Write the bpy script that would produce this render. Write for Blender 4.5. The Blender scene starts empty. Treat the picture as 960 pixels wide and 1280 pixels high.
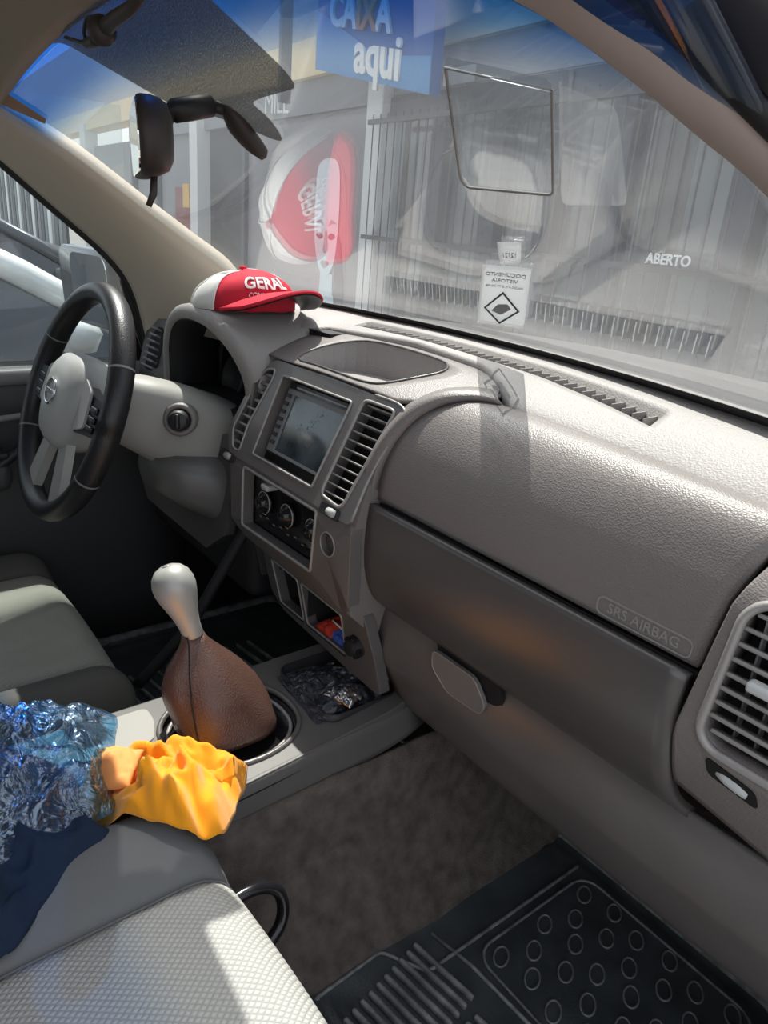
import bpy, bmesh, math, random
from mathutils import Vector, Matrix, noise
from math import sin, cos, pi, radians as R

random.seed(7)
SC = bpy.context.scene
COL = SC.collection

# ------------------------------------------------------------------ camera
cam_d = bpy.data.cameras.new('camera')
cam = bpy.data.objects.new('camera', cam_d); COL.objects.link(cam)
cam_d.sensor_fit = 'VERTICAL'; cam_d.sensor_height = 36.0
cam_d.lens = 924 / 1280 * 36
cam_d.clip_start = 0.02; cam_d.clip_end = 300
m = Matrix(((0.60855821, -0.3315862, 0.72090741, 0.85),
            (0.78972506, 0.16446698, -0.59100333, 0.0),
            (0.07740309, 0.92897858, 0.36194966, 0.95),
            (0, 0, 0, 1)))
cam.matrix_world = m
SC.camera = cam

# ------------------------------------------------------------------ light
SUN_DIR = Vector((-0.42, 0.27, 0.87)).normalized()      # towards the sun
sd = bpy.data.lights.new('sun', 'SUN'); sd.energy = 8.6; sd.angle = R(0.6); sd.color = (1.0, 0.935, 0.85)
sun = bpy.data.objects.new('sun', sd); COL.objects.link(sun)
sun.rotation_euler = SUN_DIR.to_track_quat('Z', 'Y').to_euler()
w = bpy.data.worlds.new('sky'); SC.world = w; w.use_nodes = True
wn = w.node_tree.nodes; wl = w.node_tree.links
bg = wn['Background']
sky = wn.new('ShaderNodeTexSky'); sky.sky_type = 'NISHITA'; sky.sun_disc = False
sky.sun_elevation = math.asin(SUN_DIR.z); sky.sun_rotation = math.atan2(SUN_DIR.x, SUN_DIR.y)
sky.air_density = 1.0; sky.dust_density = 3.0
mixw = wn.new('ShaderNodeMixRGB'); mixw.inputs[0].default_value = 0.75
mixw.inputs[2].default_value = (3.3, 3.3, 3.35, 1)          # bright haze over the sky
wl.new(sky.outputs[0], mixw.inputs[1]); wl.new(mixw.outputs[0], bg.inputs[0])
bg.inputs[1].default_value = 0.37
SC.view_settings.view_transform = 'Standard'
SC.view_settings.look = 'None'
SC.view_settings.gamma = 1.0
SC.view_settings.exposure = 0.0
SC.view_settings.use_curve_mapping = False

# ------------------------------------------------------------------ materials
def mat(name, col, rough=0.6, metal=0.0, bump=None, spec=0.5, mottling=None, coat=0.0, sheen=0.0):
    """bump=(kind, scale, strength); mottling=(scale, amount)"""
    mt = bpy.data.materials.new(name); mt.use_nodes = True
    nt = mt.node_tree; n = nt.nodes; l = nt.links
    p = n['Principled BSDF']
    p.inputs['Base Color'].default_value = (*col, 1)
    p.inputs['Roughness'].default_value = rough
    p.inputs['Metallic'].default_value = metal
    p.inputs['Specular IOR Level'].default_value = spec
    p.inputs['Coat Weight'].default_value = coat
    p.inputs['Sheen Weight'].default_value = sheen
    tc = n.new('ShaderNodeTexCoord')
    if mottling:
        nz = n.new('ShaderNodeTexNoise'); nz.inputs['Scale'].default_value = mottling[0]
        nz.inputs['Detail'].default_value = 5
        l.new(tc.outputs['Object'], nz.inputs['Vector'])
        rm = n.new('ShaderNodeMapRange'); rm.inputs[1].default_value = .3; rm.inputs[2].default_value = .7
        rm.inputs[3].default_value = 1 - mottling[1]; rm.inputs[4].default_value = 1 + mottling[1]
        l.new(nz.outputs['Fac'], rm.inputs[0])
        mx = n.new('ShaderNodeMixRGB'); mx.blend_type = 'MULTIPLY'; mx.inputs[0].default_value = 1
        mx.inputs[1].default_value = (*col, 1)
        l.new(rm.outputs[0], mx.inputs[2]); l.new(mx.outputs[0], p.inputs['Base Color'])
    if bump:
        kind, sc, st = bump
        if kind == 'noise':
            t = n.new('ShaderNodeTexNoise'); t.inputs['Scale'].default_value = sc; t.inputs['Detail'].default_value = 3; o = t.outputs['Fac']
        elif kind == 'grain':
            t = n.new('ShaderNodeTexVoronoi'); t.inputs['Scale'].default_value = sc; t.feature = 'SMOOTH_F1'; o = t.outputs['Distance']
        elif kind == 'wave':
            t = n.new('ShaderNodeTexWave'); t.inputs['Scale'].default_value = sc; t.inputs['Distortion'].default_value = .6; o = t.outputs['Fac']
        l.new(tc.outputs['Object'], t.inputs['Vector'])
        b = n.new('ShaderNodeBump'); b.inputs['Strength'].default_value = st; b.inputs['Distance'].default_value = 0.002
        l.new(o, b.inputs['Height']); l.new(b.outputs[0], p.inputs['Normal'])
    return mt

def weave_mat(name, c_hi, c_lo, sx, sy, rough=0.9):
    """woven fabric: offset rows of raised cells, colour and relief"""
    mt = bpy.data.materials.new(name); mt.use_nodes = True
    nt = mt.node_tree; n = nt.nodes; l = nt.links; p = n['Principled BSDF']
    p.inputs['Roughness'].default_value = rough; p.inputs['Specular IOR Level'].default_value = .2
    tc = n.new('ShaderNodeTexCoord'); mp = n.new('ShaderNodeMapping')
    mp.inputs['Scale'].default_value = (sx, sy, sx)
    l.new(tc.outputs['Object'], mp.inputs[0])
    sep = n.new('ShaderNodeSeparateXYZ'); l.new(mp.outputs[0], sep.inputs[0])
    def M(op, a, b=None):
        q = n.new('ShaderNodeMath'); q.operation = op
        for i, v in enumerate((a, b)):
            if v is None: continue
            if isinstance(v, (int, float)): q.inputs[i].default_value = v
            else: l.new(v, q.inputs[i])
        return q.outputs[0]
    s1 = M('SINE', M('MULTIPLY', M('ADD', sep.outputs[0], sep.outputs[1]), pi))
    s2 = M('SINE', M('MULTIPLY', M('SUBTRACT', sep.outputs[0], sep.outputs[1]), pi))
    h = M('ABSOLUTE', M('MULTIPLY', s1, s2))
    cr = n.new('ShaderNodeMixRGB'); cr.inputs[1].default_value = (*c_lo, 1); cr.inputs[2].default_value = (*c_hi, 1)
    l.new(M('POWER', h, .5), cr.inputs[0]); l.new(cr.outputs[0], p.inputs['Base Color'])
    b = n.new('ShaderNodeBump'); b.inputs['Strength'].default_value = .6; b.inputs['Distance'].default_value = .002
    l.new(h, b.inputs['Height']); l.new(b.outputs[0], p.inputs['Normal'])
    return mt

def glass_mat(name, tint=(.93, .96, .95), dust=0.0, band=False, rough=0.0, refl=1.0, base=.045, crinkle=0):
    mt = bpy.data.materials.new(name); mt.use_nodes = True
    nt = mt.node_tree; n = nt.nodes; l = nt.links
    for x in list(n):
        if x.type != 'OUTPUT_MATERIAL': n.remove(x)
    out = [x for x in n if x.type == 'OUTPUT_MATERIAL'][0]
    tr = n.new('ShaderNodeBsdfTransparent'); tr.inputs[0].default_value = (*tint, 1)
    gl = n.new('ShaderNodeBsdfGlossy'); gl.inputs['Roughness'].default_value = rough
    gl.inputs[0].default_value = (refl, refl, refl, 1)
    fr = n.new('ShaderNodeFresnel'); fr.inputs[0].default_value = 1.5
    geo = n.new('ShaderNodeNewGeometry')
    # keep the same Fresnel on the far face of the sheet
    mix = n.new('ShaderNodeMixShader')
    lw = n.new('ShaderNodeLayerWeight'); lw.inputs[0].default_value = .5
    cr = n.new('ShaderNodeMapRange'); cr.inputs[1].default_value = 0; cr.inputs[2].default_value = 1
    pw = n.new('ShaderNodeMath'); pw.operation = 'POWER'; pw.inputs[1].default_value = 4.0
    l.new(lw.outputs['Facing'], pw.inputs[0]); l.new(pw.outputs[0], cr.inputs[0])
    cr.inputs[3].default_value = base; cr.inputs[4].default_value = .9
    l.new(cr.outputs[0], mix.inputs[0]); l.new(tr.outputs[0], mix.inputs[1]); l.new(gl.outputs[0], mix.inputs[2])
    last = mix.outputs[0]
    tc = n.new('ShaderNodeTexCoord')
    if crinkle:
        cz = n.new('ShaderNodeTexNoise'); cz.inputs['Scale'].default_value = crinkle; cz.inputs['Detail'].default_value = 4; cz.inputs['Distortion'].default_value = 1.5
        l.new(tc.outputs['Object'], cz.inputs['Vector'])
        cb = n.new('ShaderNodeBump'); cb.inputs['Strength'].default_value = 1.0; cb.inputs['Distance'].default_value = .02
        l.new(cz.outputs['Fac'], cb.inputs['Height']); l.new(cb.outputs[0], gl.inputs['Normal']); l.new(cb.outputs[0], lw.inputs['Normal'])
    if band:
        sep = n.new('ShaderNodeSeparateXYZ'); l.new(tc.outputs['Object'], sep.inputs[0])
        mr = n.new('ShaderNodeMapRange'); mr.interpolation_type = 'SMOOTHSTEP'
        mr.inputs[1].default_value = .408; mr.inputs[2].default_value = .350; mr.inputs[3].default_value = 0; mr.inputs[4].default_value = 1
        l.new(sep.outputs[1], mr.inputs[0])
        mc = n.new('ShaderNodeMixRGB'); mc.inputs[1].default_value = (*tint, 1); mc.inputs[2].default_value = (.08, .33, .72, 1)
        l.new(mr.outputs[0], mc.inputs[0]); l.new(mc.outputs[0], tr.inputs[0])
    if dust > 0:
        df = n.new('ShaderNodeBsdfDiffuse'); df.inputs[0].default_value = (.72, .74, .76, 1)
        tl = n.new('ShaderNodeBsdfTranslucent'); tl.inputs[0].default_value = (.72, .74, .76, 1)
        md = n.new('ShaderNodeMixShader'); md.inputs[0].default_value = .5
        l.new(df.outputs[0], md.inputs[1]); l.new(tl.outputs[0], md.inputs[2])
        nz = n.new('ShaderNodeTexNoise'); nz.inputs['Scale'].default_value = 3.5; nz.inputs['Detail'].default_value = 6
        l.new(tc.outputs['Object'], nz.inputs['Vector'])
        mr2 = n.new('ShaderNodeMapRange'); mr2.inputs[1].default_value = .3; mr2.inputs[2].default_value = .75
        mr2.inputs[3].default_value = dust * .6; mr2.inputs[4].default_value = dust * 1.5
        l.new(nz.outputs['Fac'], mr2.inputs[0])
        m2 = n.new('ShaderNodeMixShader'); l.new(mr2.outputs[0], m2.inputs[0])
        l.new(last, m2.inputs[1]); l.new(md.outputs[0], m2.inputs[2]); last = m2.outputs[0]
    l.new(last, out.inputs[0])
    return mt

M = {}
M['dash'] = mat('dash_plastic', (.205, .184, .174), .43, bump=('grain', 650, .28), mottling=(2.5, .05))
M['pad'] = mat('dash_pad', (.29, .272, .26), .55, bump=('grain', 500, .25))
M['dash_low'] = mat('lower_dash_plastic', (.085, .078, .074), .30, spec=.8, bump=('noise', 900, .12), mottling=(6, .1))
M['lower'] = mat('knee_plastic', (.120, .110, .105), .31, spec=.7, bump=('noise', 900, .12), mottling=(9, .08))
M['silver'] = mat('satin_silver_trim', (.34, .325, .31), .38, metal=.25)
M['bezel'] = mat('bezel_plastic', (.165, .152, .145), .33, metal=.15)
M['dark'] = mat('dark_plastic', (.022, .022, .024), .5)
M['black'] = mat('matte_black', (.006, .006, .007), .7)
M['gloss'] = mat('gloss_black', (.012, .012, .014), .18)
M['leather'] = mat('wheel_leather', (.018, .018, .019), .38, bump=('grain', 600, .2))
M['boot'] = mat('boot_leather', (.095, .050, .038), .34, bump=('grain', 500, .35), mottling=(14, .15))
M['hub'] = mat('hub_plastic', (.42, .43, .41), .45, bump=('noise', 1200, .1))
M['chrome'] = mat('chrome', (.7, .7, .7), .12, metal=1)
M['knob'] = mat('knob_metal', (.42, .42, .39), .40, metal=.2)
M['column'] = mat('column_plastic', (.30, .295, .27), .55)
M['console'] = mat('console_plastic', (.115, .112, .106), .42, bump=('noise', 700, .1), mottling=(8, .1))
M['pillar'] = mat('pillar_trim', (.50, .44, .36), .8, bump=('noise', 500, .1))
M['pillar_r'] = mat('pillar_trim_right', (.46, .37, .33), .8, bump=('noise', 500, .1))
M['head'] = mat('headliner', (.36, .31, .24), .95, bump=('noise', 400, .3))
M['rubber'] = mat('door_seal', (.012, .012, .013), .6)
M['doorp'] = mat('door_plastic', (.055, .056, .058), .5)
M['doortop'] = mat('door_top', (.20, .20, .20), .5)
M['carpet'] = mat('carpet', (.125, .108, .095), 1.0, bump=('noise', 420, 1.0), spec=.1, mottling=(42, .32))
M['mat'] = mat('mat_rubber', (.052, .062, .066), .40, bump=('noise', 300, .25), mottling=(22, .3), spec=.6)
M['matrim'] = mat('mat_rubber_rim_lit', (.17, .18, .175), .40, mottling=(50, .3))  # paler copy of the mat rubber: caught light put into the colour
M['matedge'] = mat('mat_rubber_worn_lit', (.19, .20, .20), .5, mottling=(60, .5))  # worn rubber, brightened: light on raised edges is in the colour
M['seat'] = mat('seat_cloth_plain', (.175, .18, .178), .9, bump=('noise', 900, .2), spec=.2)
M['seatd'] = mat('seat_cloth_dark', (.10, .098, .09), .9, bump=('noise', 900, .2), spec=.2)
M['honey'] = weave_mat('seat_cloth_honeycomb', (.50, .50, .47), (.32, .32, .30), 150, 120)
M['ribbed'] = weave_mat('seat_cloth_ribbed', (.43, .43, .38), (.25, .25, .22), 260, 260)
M['orange'] = mat('orange_cloth', (1.0, .38, .014), .85, bump=('noise', 1500, .4), spec=.15, sheen=.3)
M['peach'] = mat('cloth_underside', (.90, .36, .12), .85, bump=('noise', 1500, .3), spec=.15)
M['navy'] = mat('navy_cloth', (.018, .032, .060), .9, bump=('noise', 900, .4), spec=.15)
M['red'] = mat('cap_red', (.56, .022, .045), .75, bump=('noise', 1800, .2), spec=.2)
M['capw'] = mat('cap_white', (.70, .69, .66), .85, bump=('noise', 1800, .2), spec=.2)
M['thread'] = mat('cap_thread', (.85, .84, .82), .7)
M['paper'] = mat('paper', (.72, .74, .72), .8)
M['ink'] = mat('ink', (.03, .035, .04), .8)
M['greyink'] = mat('grey_ink', (.25, .26, .27), .8)
M['asphalt'] = mat('asphalt', (.16, .155, .15), .9, bump=('noise', 60, .6), mottling=(1.2, .15))
M['curb'] = mat('sidewalk_concrete', (.36, .34, .31), .9, bump=('noise', 40, .4), mottling=(1.5, .12))
M['wall'] = mat('shop_wall', (.30, .31, .33), .9, mottling=(1, .06))
M['wallt'] = mat('upper_wall', (.44, .45, .46), .9, mottling=(1, .06))
M['fascia'] = mat('fascia_beige', (.86, .70, .44), .8)
M['white'] = mat('white_paint', (.78, .79, .78), .6)
M['post'] = mat('post_grey', (.035, .05, .08), .5)
M['bar'] = mat('bar_paint', (.05, .055, .065), .5)
M['blind'] = mat('blinds', (.30, .31, .325), .85, bump=('wave', 4, .2))
M['indoor'] = mat('shop_interior', (.055, .06, .068), .9)
M['blue'] = mat('sign_blue', (.02, .11, .36), .5)
M['cyan'] = mat('sign_blue_light', (.06, .26, .55), .5)
M['signw'] = mat('sign_white', (.80, .82, .82), .5)
M['signo'] = mat('sign_orange', (.70, .22, .08), .5)
M['poster'] = mat('poster_grey', (.25, .25, .27), .5)
M['skin'] = mat('poster_pale', (.62, .82, .86), .5)
M['skind'] = mat('poster_shade', (.25, .38, .43), .5)
M['hair'] = mat('poster_hair', (.05, .07, .11), .5)
M['lips'] = mat('poster_lips', (.25, .22, .28), .5)
M['carw'] = mat('car_white', (.72, .74, .74), .25, coat=.6)
M['cars'] = mat('car_silver', (.42, .44, .46), .28, metal=.4, coat=.6)
M['card'] = mat('car_dark', (.03, .035, .05), .25, coat=.6)
M['carg'] = mat('car_window', (.012, .02, .035), .06, spec=.8)
M['cargg'] = mat('car_window_green', (.06, .13, .12), .08, spec=.9)
M['tyre'] = mat('tyre', (.02, .02, .02), .8)
M['shutter'] = mat('fence_metal', (.20, .215, .24), .5)
M['shutter2'] = mat('fence_metal_dark', (.075, .085, .10), .5)
M['hood'] = mat('bonnet_paint', (.12, .115, .11), .40, coat=.4)
M['screen'] = mat('radio_screen', (.035, .05, .062), .10, mottling=(35, .5), spec=.9)
M['screen_dirt'] = mat('screen_smear', (.22, .28, .30), .5)
M['off_white'] = mat('vent_wheel', (.55, .57, .56), .4)  # even off-white plastic
M['yel'] = mat('yellow_mark', (.75, .45, .08), .5)
M['mirror'] = mat('mirror_glass', (.85, .88, .88), .02, metal=1)
M['brown'] = mat('brown_plastic', (.045, .034, .030), .5)
M['bluepaint'] = mat('wrapper_blue', (.05, .12, .5), .4)
M['redpaint'] = mat('wrapper_red', (.55, .04, .02), .4)
M['frame'] = mat('body_paint_dark', (.035, .032, .034), .35, coat=.3)
M['glass_ws'] = glass_mat('windshield_glass', (.93, .955, .96), dust=.05, band=True)
M['glass_side'] = glass_mat('door_glass', (.88, .93, .93), dust=.02)
M['glass_shop'] = glass_mat('shop_glass', (.80, .84, .86), dust=.03)
M['film'] = glass_mat('plastic_film', (.42, .74, .96), dust=.045, rough=.13, base=.13, crinkle=24)
M['film_dark'] = glass_mat('clear_wrap', (.62, .64, .75), dust=.01, rough=.12, base=.06, crinkle=45)
M['sleeve'] = glass_mat('sticker_sleeve', (.80, .82, .84), dust=.05, rough=.05)
M['sleeve2'] = glass_mat('sticker_sleeve_faint', (.93, .94, .95), dust=.08, rough=.05)
M['filmw'] = glass_mat('translucent_sticker', (.88, .89, .89), dust=.28, rough=.3)
def frit_mat():
    mt = bpy.data.materials.new('frit_dots'); mt.use_nodes = True
    nt = mt.node_tree; n = nt.nodes; l = nt.links; p = n['Principled BSDF']
    out = [x for x in n if x.type == 'OUTPUT_MATERIAL'][0]
    p.inputs['Base Color'].default_value = (.16, .165, .16, 1); p.inputs['Roughness'].default_value = .7
    tr = n.new('ShaderNodeBsdfTransparent'); mx = n.new('ShaderNodeMixShader'); mx.inputs[0].default_value = .62
    tc = n.new('ShaderNodeTexCoord'); nz = n.new('ShaderNodeTexNoise'); nz.inputs['Scale'].default_value = 900
    l.new(tc.outputs['Object'], nz.inputs['Vector'])
    mr = n.new('ShaderNodeMapRange'); mr.inputs[1].default_value = .3; mr.inputs[2].default_value = .7
    mr.inputs[3].default_value = .52; mr.inputs[4].default_value = .72
    l.new(nz.outputs['Fac'], mr.inputs[0])
    l.new(mr.outputs[0], mx.inputs[0]); l.new(tr.outputs[0], mx.inputs[1]); l.new(p.outputs[0], mx.inputs[2])
    l.new(mx.outputs[0], out.inputs[0]); return mt
M['frit'] = frit_mat()

# ------------------------------------------------------------------ helpers
def link(name, me, material, parent=None, smooth=True):
    if smooth:
        for p in me.polygons: p.use_smooth = True
    if material is not None: me.materials.append(M[material] if isinstance(material, str) else material)
    o = bpy.data.objects.new(name, me); COL.objects.link(o)
    if parent is not None: o.parent = parent
    return o

def mesh(name, V, F, material, parent=None, smooth=True, thick=None, off=-1, bevel=None, subd=0):
    me = bpy.data.meshes.new(name); me.from_pydata([tuple(v) for v in V], [], F); me.update()
    bm = bmesh.new(); bm.from_mesh(me)
    bmesh.ops.remove_doubles(bm, verts=bm.verts, dist=1e-6)
    bmesh.ops.recalc_face_normals(bm, faces=bm.faces); bm.to_mesh(me); bm.free()
    o = link(name, me, material, parent, smooth)
    if thick:
        s = o.modifiers.new('thick', 'SOLIDIFY'); s.thickness = thick; s.offset = off
    if bevel: bev(o, bevel)
    if subd:
        s = o.modifiers.new('sub', 'SUBSURF'); s.levels = s.render_levels = subd
    return o

def bev(o, wd, seg=2):
    b = o.modifiers.new('bevel', 'BEVEL'); b.width = wd; b.segments = seg; b.limit_method = 'ANGLE'; b.angle_limit = R(35)
    wn_ = o.modifiers.new('wn', 'WEIGHTED_NORMAL'); wn_.keep_sharp = True
    return o

def grid_faces(nr, nc, cu=False, cv=False):
    F = []
    for i in range(nr if cu else nr - 1):
        for j in range(nc if cv else nc - 1):
            a = i * nc + j; b = i * nc + (j + 1) % nc
            c = ((i + 1) % nr) * nc + (j + 1) % nc; d = ((i + 1) % nr) * nc + j
            F.append((a, b, c, d))
    return F

def grid(name, rows, material, parent=None, cu=False, cv=False, caps=False, **k):
    V = [p for r in rows for p in r]; nr, nc = len(rows), len(rows[0])
    F = grid_faces(nr, nc, cu, cv)
    if caps:
        F.append(tuple(range(nc))[::-1]); F.append(tuple((nr - 1) * nc + j for j in range(nc)))
    return mesh(name, V, F, material, parent, **k)

def box(name, c, s, material, parent=None, bevel=.003, rot=None, smooth=True, seg=2):
    V = [Vector((x * s[0] / 2, y * s[1] / 2, z * s[2] / 2)) for x in (-1, 1) for y in (-1, 1) for z in (-1, 1)]
    if rot is not None: V = [rot @ v for v in V]
    V = [v + Vector(c) for v in V]
    F = [(0, 1, 3, 2), (4, 6, 7, 5), (0, 4, 5, 1), (2, 3, 7, 6), (0, 2, 6, 4), (1, 5, 7, 3)]
    o = mesh(name, V, F, material, parent, smooth=smooth and bool(bevel))
    if bevel: bev(o, bevel, seg)
    return o

def frames(path):
    """parallel transport frames"""
    P = [Vector(p) for p in path]; T = []
    for i in range(len(P)):
        a = P[max(i - 1, 0)]; b = P[min(i + 1, len(P) - 1)]; T.append((b - a).normalized())
    up = Vector((0, 0, 1)) if abs(T[0].z) < .9 else Vector((0, 1, 0))
    N = (up - T[0] * up.dot(T[0])).normalized(); out = []
    for t in T:
        N = (N - t * N.dot(t)).normalized(); out.append((N.copy(), t.cross(N)))
    return P, out

def tube(name, path, r, material, parent=None, n=12, closed=False, sy=1.0, caps=True, **k):
    P, fr = frames(path); rr = r if isinstance(r, (list, tuple)) else [r] * len(P)
    rows = [[P[i] + fr[i][0] * (cos(2 * pi * j / n) * rr[i]) + fr[i][1] * (sin(2 * pi * j / n) * rr[i] * sy) for j in range(n)] for i in range(len(P))]
    return grid(name, rows, material, parent, cu=closed, cv=True, caps=caps and not closed, **k)

def lathe(name, prof, material, parent=None, n=32, mtx=None, **k):
    mtx = mtx or Matrix.Identity(4)
    rows = [[mtx @ Vector((r * cos(2 * pi * j / n), r * sin(2 * pi * j / n), z)) for j in range(n)] for r, z in prof]
    return grid(name, rows, material, parent, cv=True, caps=True, **k)

def axis_m(c, d, roll=0):
    q = Vector(d).normalized().to_track_quat('Z', 'Y')
    return Matrix.Translation(Vector(c)) @ q.to_matrix().to_4x4() @ Matrix.Rotation(roll, 4, 'Z')

def prism(name, pts, fmap, depth, material, parent=None, holes=(), smooth=False, **k):
    """flat plate from an outline with holes; fmap(u, v, d) -> 3D, d = depth into the body"""
    bm = bmesh.new()
    for loop in [pts, *holes]:
        vs = [bm.verts.new((u, v, 0)) for u, v in loop]
        for i in range(len(vs)): bm.edges.new((vs[i], vs[(i + 1) % len(vs)]))
    bmesh.ops.triangle_fill(bm, use_beauty=True, use_dissolve=False, edges=bm.edges[:])
    ret = bmesh.ops.extrude_face_region(bm, geom=bm.faces[:])
    for v in [g for g in ret['geom'] if isinstance(g, bmesh.types.BMVert)]: v.co.z = depth
    for v in bm.verts: v.co = Vector(fmap(v.co.x, v.co.y, v.co.z))
    bmesh.ops.recalc_face_normals(bm, faces=bm.faces)
    me = bpy.data.meshes.new(name); bm.to_mesh(me); bm.free()
    o = link(name, me, material, parent, smooth)
    return o

def rrect(u0, v0, u1, v1, r, n=5, skew=0.0):
    """rounded rectangle outline; skew shifts u by skew*(v-vmid)"""
    pts = []; vm = (v0 + v1) / 2
    for cx, cy, a0 in ((u1 - r, v1 - r, 0), (u0 + r, v1 - r, 90), (u0 + r, v0 + r, 180), (u1 - r, v0 + r, 270)):
        for i in range(n + 1):
            a = R(a0 + 90 * i / n); u = cx + r * cos(a); v = cy + r * sin(a); pts.append((u + skew * (v - vm), v))
    return pts

def circ(cx, cy, r, n=24, ry=None):
    ry = ry or r
    return [(cx + r * cos(2 * pi * i / n), cy + ry * sin(2 * pi * i / n)) for i in range(n)]

def round_poly(pts, r, n=4):
    out = []; N = len(pts)
    for i in range(N):
        p = Vector(pts[i]); a = Vector(pts[i - 1]); b = Vector(pts[(i + 1) % N])
        da = (a - p); db = (b - p); ra = min(r, da.length * .45); rb = min(r, db.length * .45)
        s = p + da.normalized() * ra; e = p + db.normalized() * rb
        for j in range(n + 1):
            t = j / n; out.append(tuple(s * (1 - t) ** 2 + p * 2 * t * (1 - t) + e * t * t))
    return out

def spline(pts, n=8, closed=False):
    P = [Vector(p) for p in pts]; out = []; N = len(P)
    rng = N if closed else N - 1
    for i in range(rng):
        if closed: a, b, c, d = P[i - 1], P[i], P[(i + 1) % N], P[(i + 2) % N]
        else: a, b, c, d = P[max(i - 1, 0)], P[i], P[i + 1], P[min(i + 2, N - 1)]
        for j in range(n):
            t = j / n
            out.append(.5 * ((2 * b) + (c - a) * t + (2 * a - 5 * b + 4 * c - d) * t * t + (3 * b - a - 3 * c + d) * t ** 3))
    if not closed: out.append(P[-1])
    return out

def text(name, s, size, fmap, material, parent=None, extrude=.001, bold=0.0, align='CENTER', sub=False, space=1.0):
    cu = bpy.data.curves.new(name, 'FONT'); cu.body = s; cu.size = size; cu.extrude = extrude; cu.offset = bold
    cu.align_x = align; cu.align_y = 'CENTER'; cu.resolution_u = 3; cu.space_character = space; cu.space_line = .9
    tmp = bpy.data.objects.new('tmp', cu); COL.objects.link(tmp)
    bpy.context.view_layer.update()
    me = bpy.data.meshes.new_from_object(tmp.evaluated_get(bpy.context.evaluated_depsgraph_get()))
    bpy.data.objects.remove(tmp); bpy.data.curves.remove(cu)
    if sub:
        bm = bmesh.new(); bm.from_mesh(me); bmesh.ops.triangulate(bm, faces=bm.faces)
        bmesh.ops.subdivide_edges(bm, edges=[e for e in bm.edges if e.calc_length() > size * .15], cuts=2); bm.to_mesh(me); bm.free()
    for v in me.vertices: v.co = Vector(fmap(v.co.x, v.co.y, v.co.z))
    me.materials.clear(); me.update()
    return link(name, me, material, parent, smooth=False)

def empty(name, loc, label, cat, group=None, rot=(0, 0, 0)):
    o = bpy.data.objects.new(name, None); COL.objects.link(o); o.location = loc; o.rotation_euler = rot
    o.empty_display_size = .05
    tag(o, label, cat, group); return o

def tag(o, label=None, cat=None, group=None, kind=None):
    if label: o['label'] = label
    if cat: o['category'] = cat
    if group: o['group'] = group
    if kind: o['kind'] = kind
    return o
def struct(o, label=None):
    o['kind'] = 'structure'
    if label: o['label'] = label
    return o
def keep(child, parent):
    """parent an object whose mesh is in world coordinates under an empty that sits elsewhere"""
    child.parent = parent
    child.matrix_parent_inverse = Matrix.Translation(-Vector(parent.location)) if tuple(parent.rotation_euler) == (0, 0, 0) else parent.matrix_basis.inverted()
    return child
def interp(t, K):
    """piecewise linear through [(t, value...)]"""
    if t <= K[0][0]: return K[0][1:]
    for a, b in zip(K, K[1:]):
        if t <= b[0]:
            s = (t - a[0]) / (b[0] - a[0]); return tuple(x + (y - x) * s for x, y in zip(a[1:], b[1:]))
    return K[-1][1:]
def smooth_k(K, n=6):
    """densify a key list with a spline"""
    return [tuple(p) for p in _sp(K, n)]
def _sp(K, n):
    out = []; N = len(K); D = len(K[0])
    for i in range(N - 1):
        a, b, c, d = K[max(i - 1, 0)], K[i], K[i + 1], K[min(i + 2, N - 1)]
        for j in range(n):
            t = j / n
            out.append(tuple(.5 * ((2 * b[q]) + (c[q] - a[q]) * t + (2 * a[q] - 5 * b[q] + 4 * c[q] - d[q]) * t * t + (3 * b[q] - a[q] - 3 * c[q] + d[q]) * t ** 3) for q in range(D)))
    out.append(tuple(K[-1])); return out

# ================================================================== THE CABIN
def yb(x): return .80 - .3 * x * x                     # rear edge of the windshield at its base
def gz(x, y): return .805 + .715 * (yb(x) - y)          # windshield surface

# --- windshield
rows = []
TOPY = .305
for i in range(25):
    t = i / 24; row = []
    for j in range(33):
        s = -1 + 2 * j / 32
        xw = .62 + .10 * (1 - t); x = s * xw
        y = (yb(x) + .03) * (1 - t) + TOPY * t
        row.append((x, y, gz(x, y)))
    rows.append(row)
ws = grid('window_1', rows, 'glass_ws', thick=.005, off=1)
struct(ws, 'dusty windshield with a blue shade band along its top')
# black band round the base
rows = [[(x, yb(x) + dy, gz(x, yb(x) + dy) - .0015) for dy in (.03, .012, -.010)] for x in [-.71 + 1.42 * i / 40 for i in range(41)]]
keep(grid('frit_band', rows, 'black', thick=.001), ws)
# dotted grey area round the mirror foot
def gq(x, y, d): return (x, y, gz(x, y) - .003 - d)
fr_pts = [(-.30, .312), (-.247, .325), (-.152, .418), (-.10, .436), (-.040, .456), (.0, .476), (.022, .482), (.034, .472), (.040, .452), (.030, .436), (.06, .432), (.147, .424), (.152, .408), (.129, .348), (.115, .312)]
fr = prism('frit_panel', round_poly(fr_pts, .012), gq, .0006, 'frit'); keep(fr, ws)
# sticker at driver side top
def quad_gl(pts, nm, mt, d0=.004, dep=.0004, par=ws):
    return keep(prism(nm, pts, lambda x, y, d: (x, y, gz(x, y) - d0 - d), dep, mt), par)
lab = quad_gl([(-.58, .302), (-.525, .30), (-.495, .363), (-.512, .366)], 'service_sticker', mat('sticker_tan', (.36, .22, .14), .7))
tag(lab, 'narrow brown service sticker in the driver side top corner of the windshield', 'sticker'); lab.parent = None; lab.matrix_parent_inverse = Matrix.Identity(4)

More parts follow.
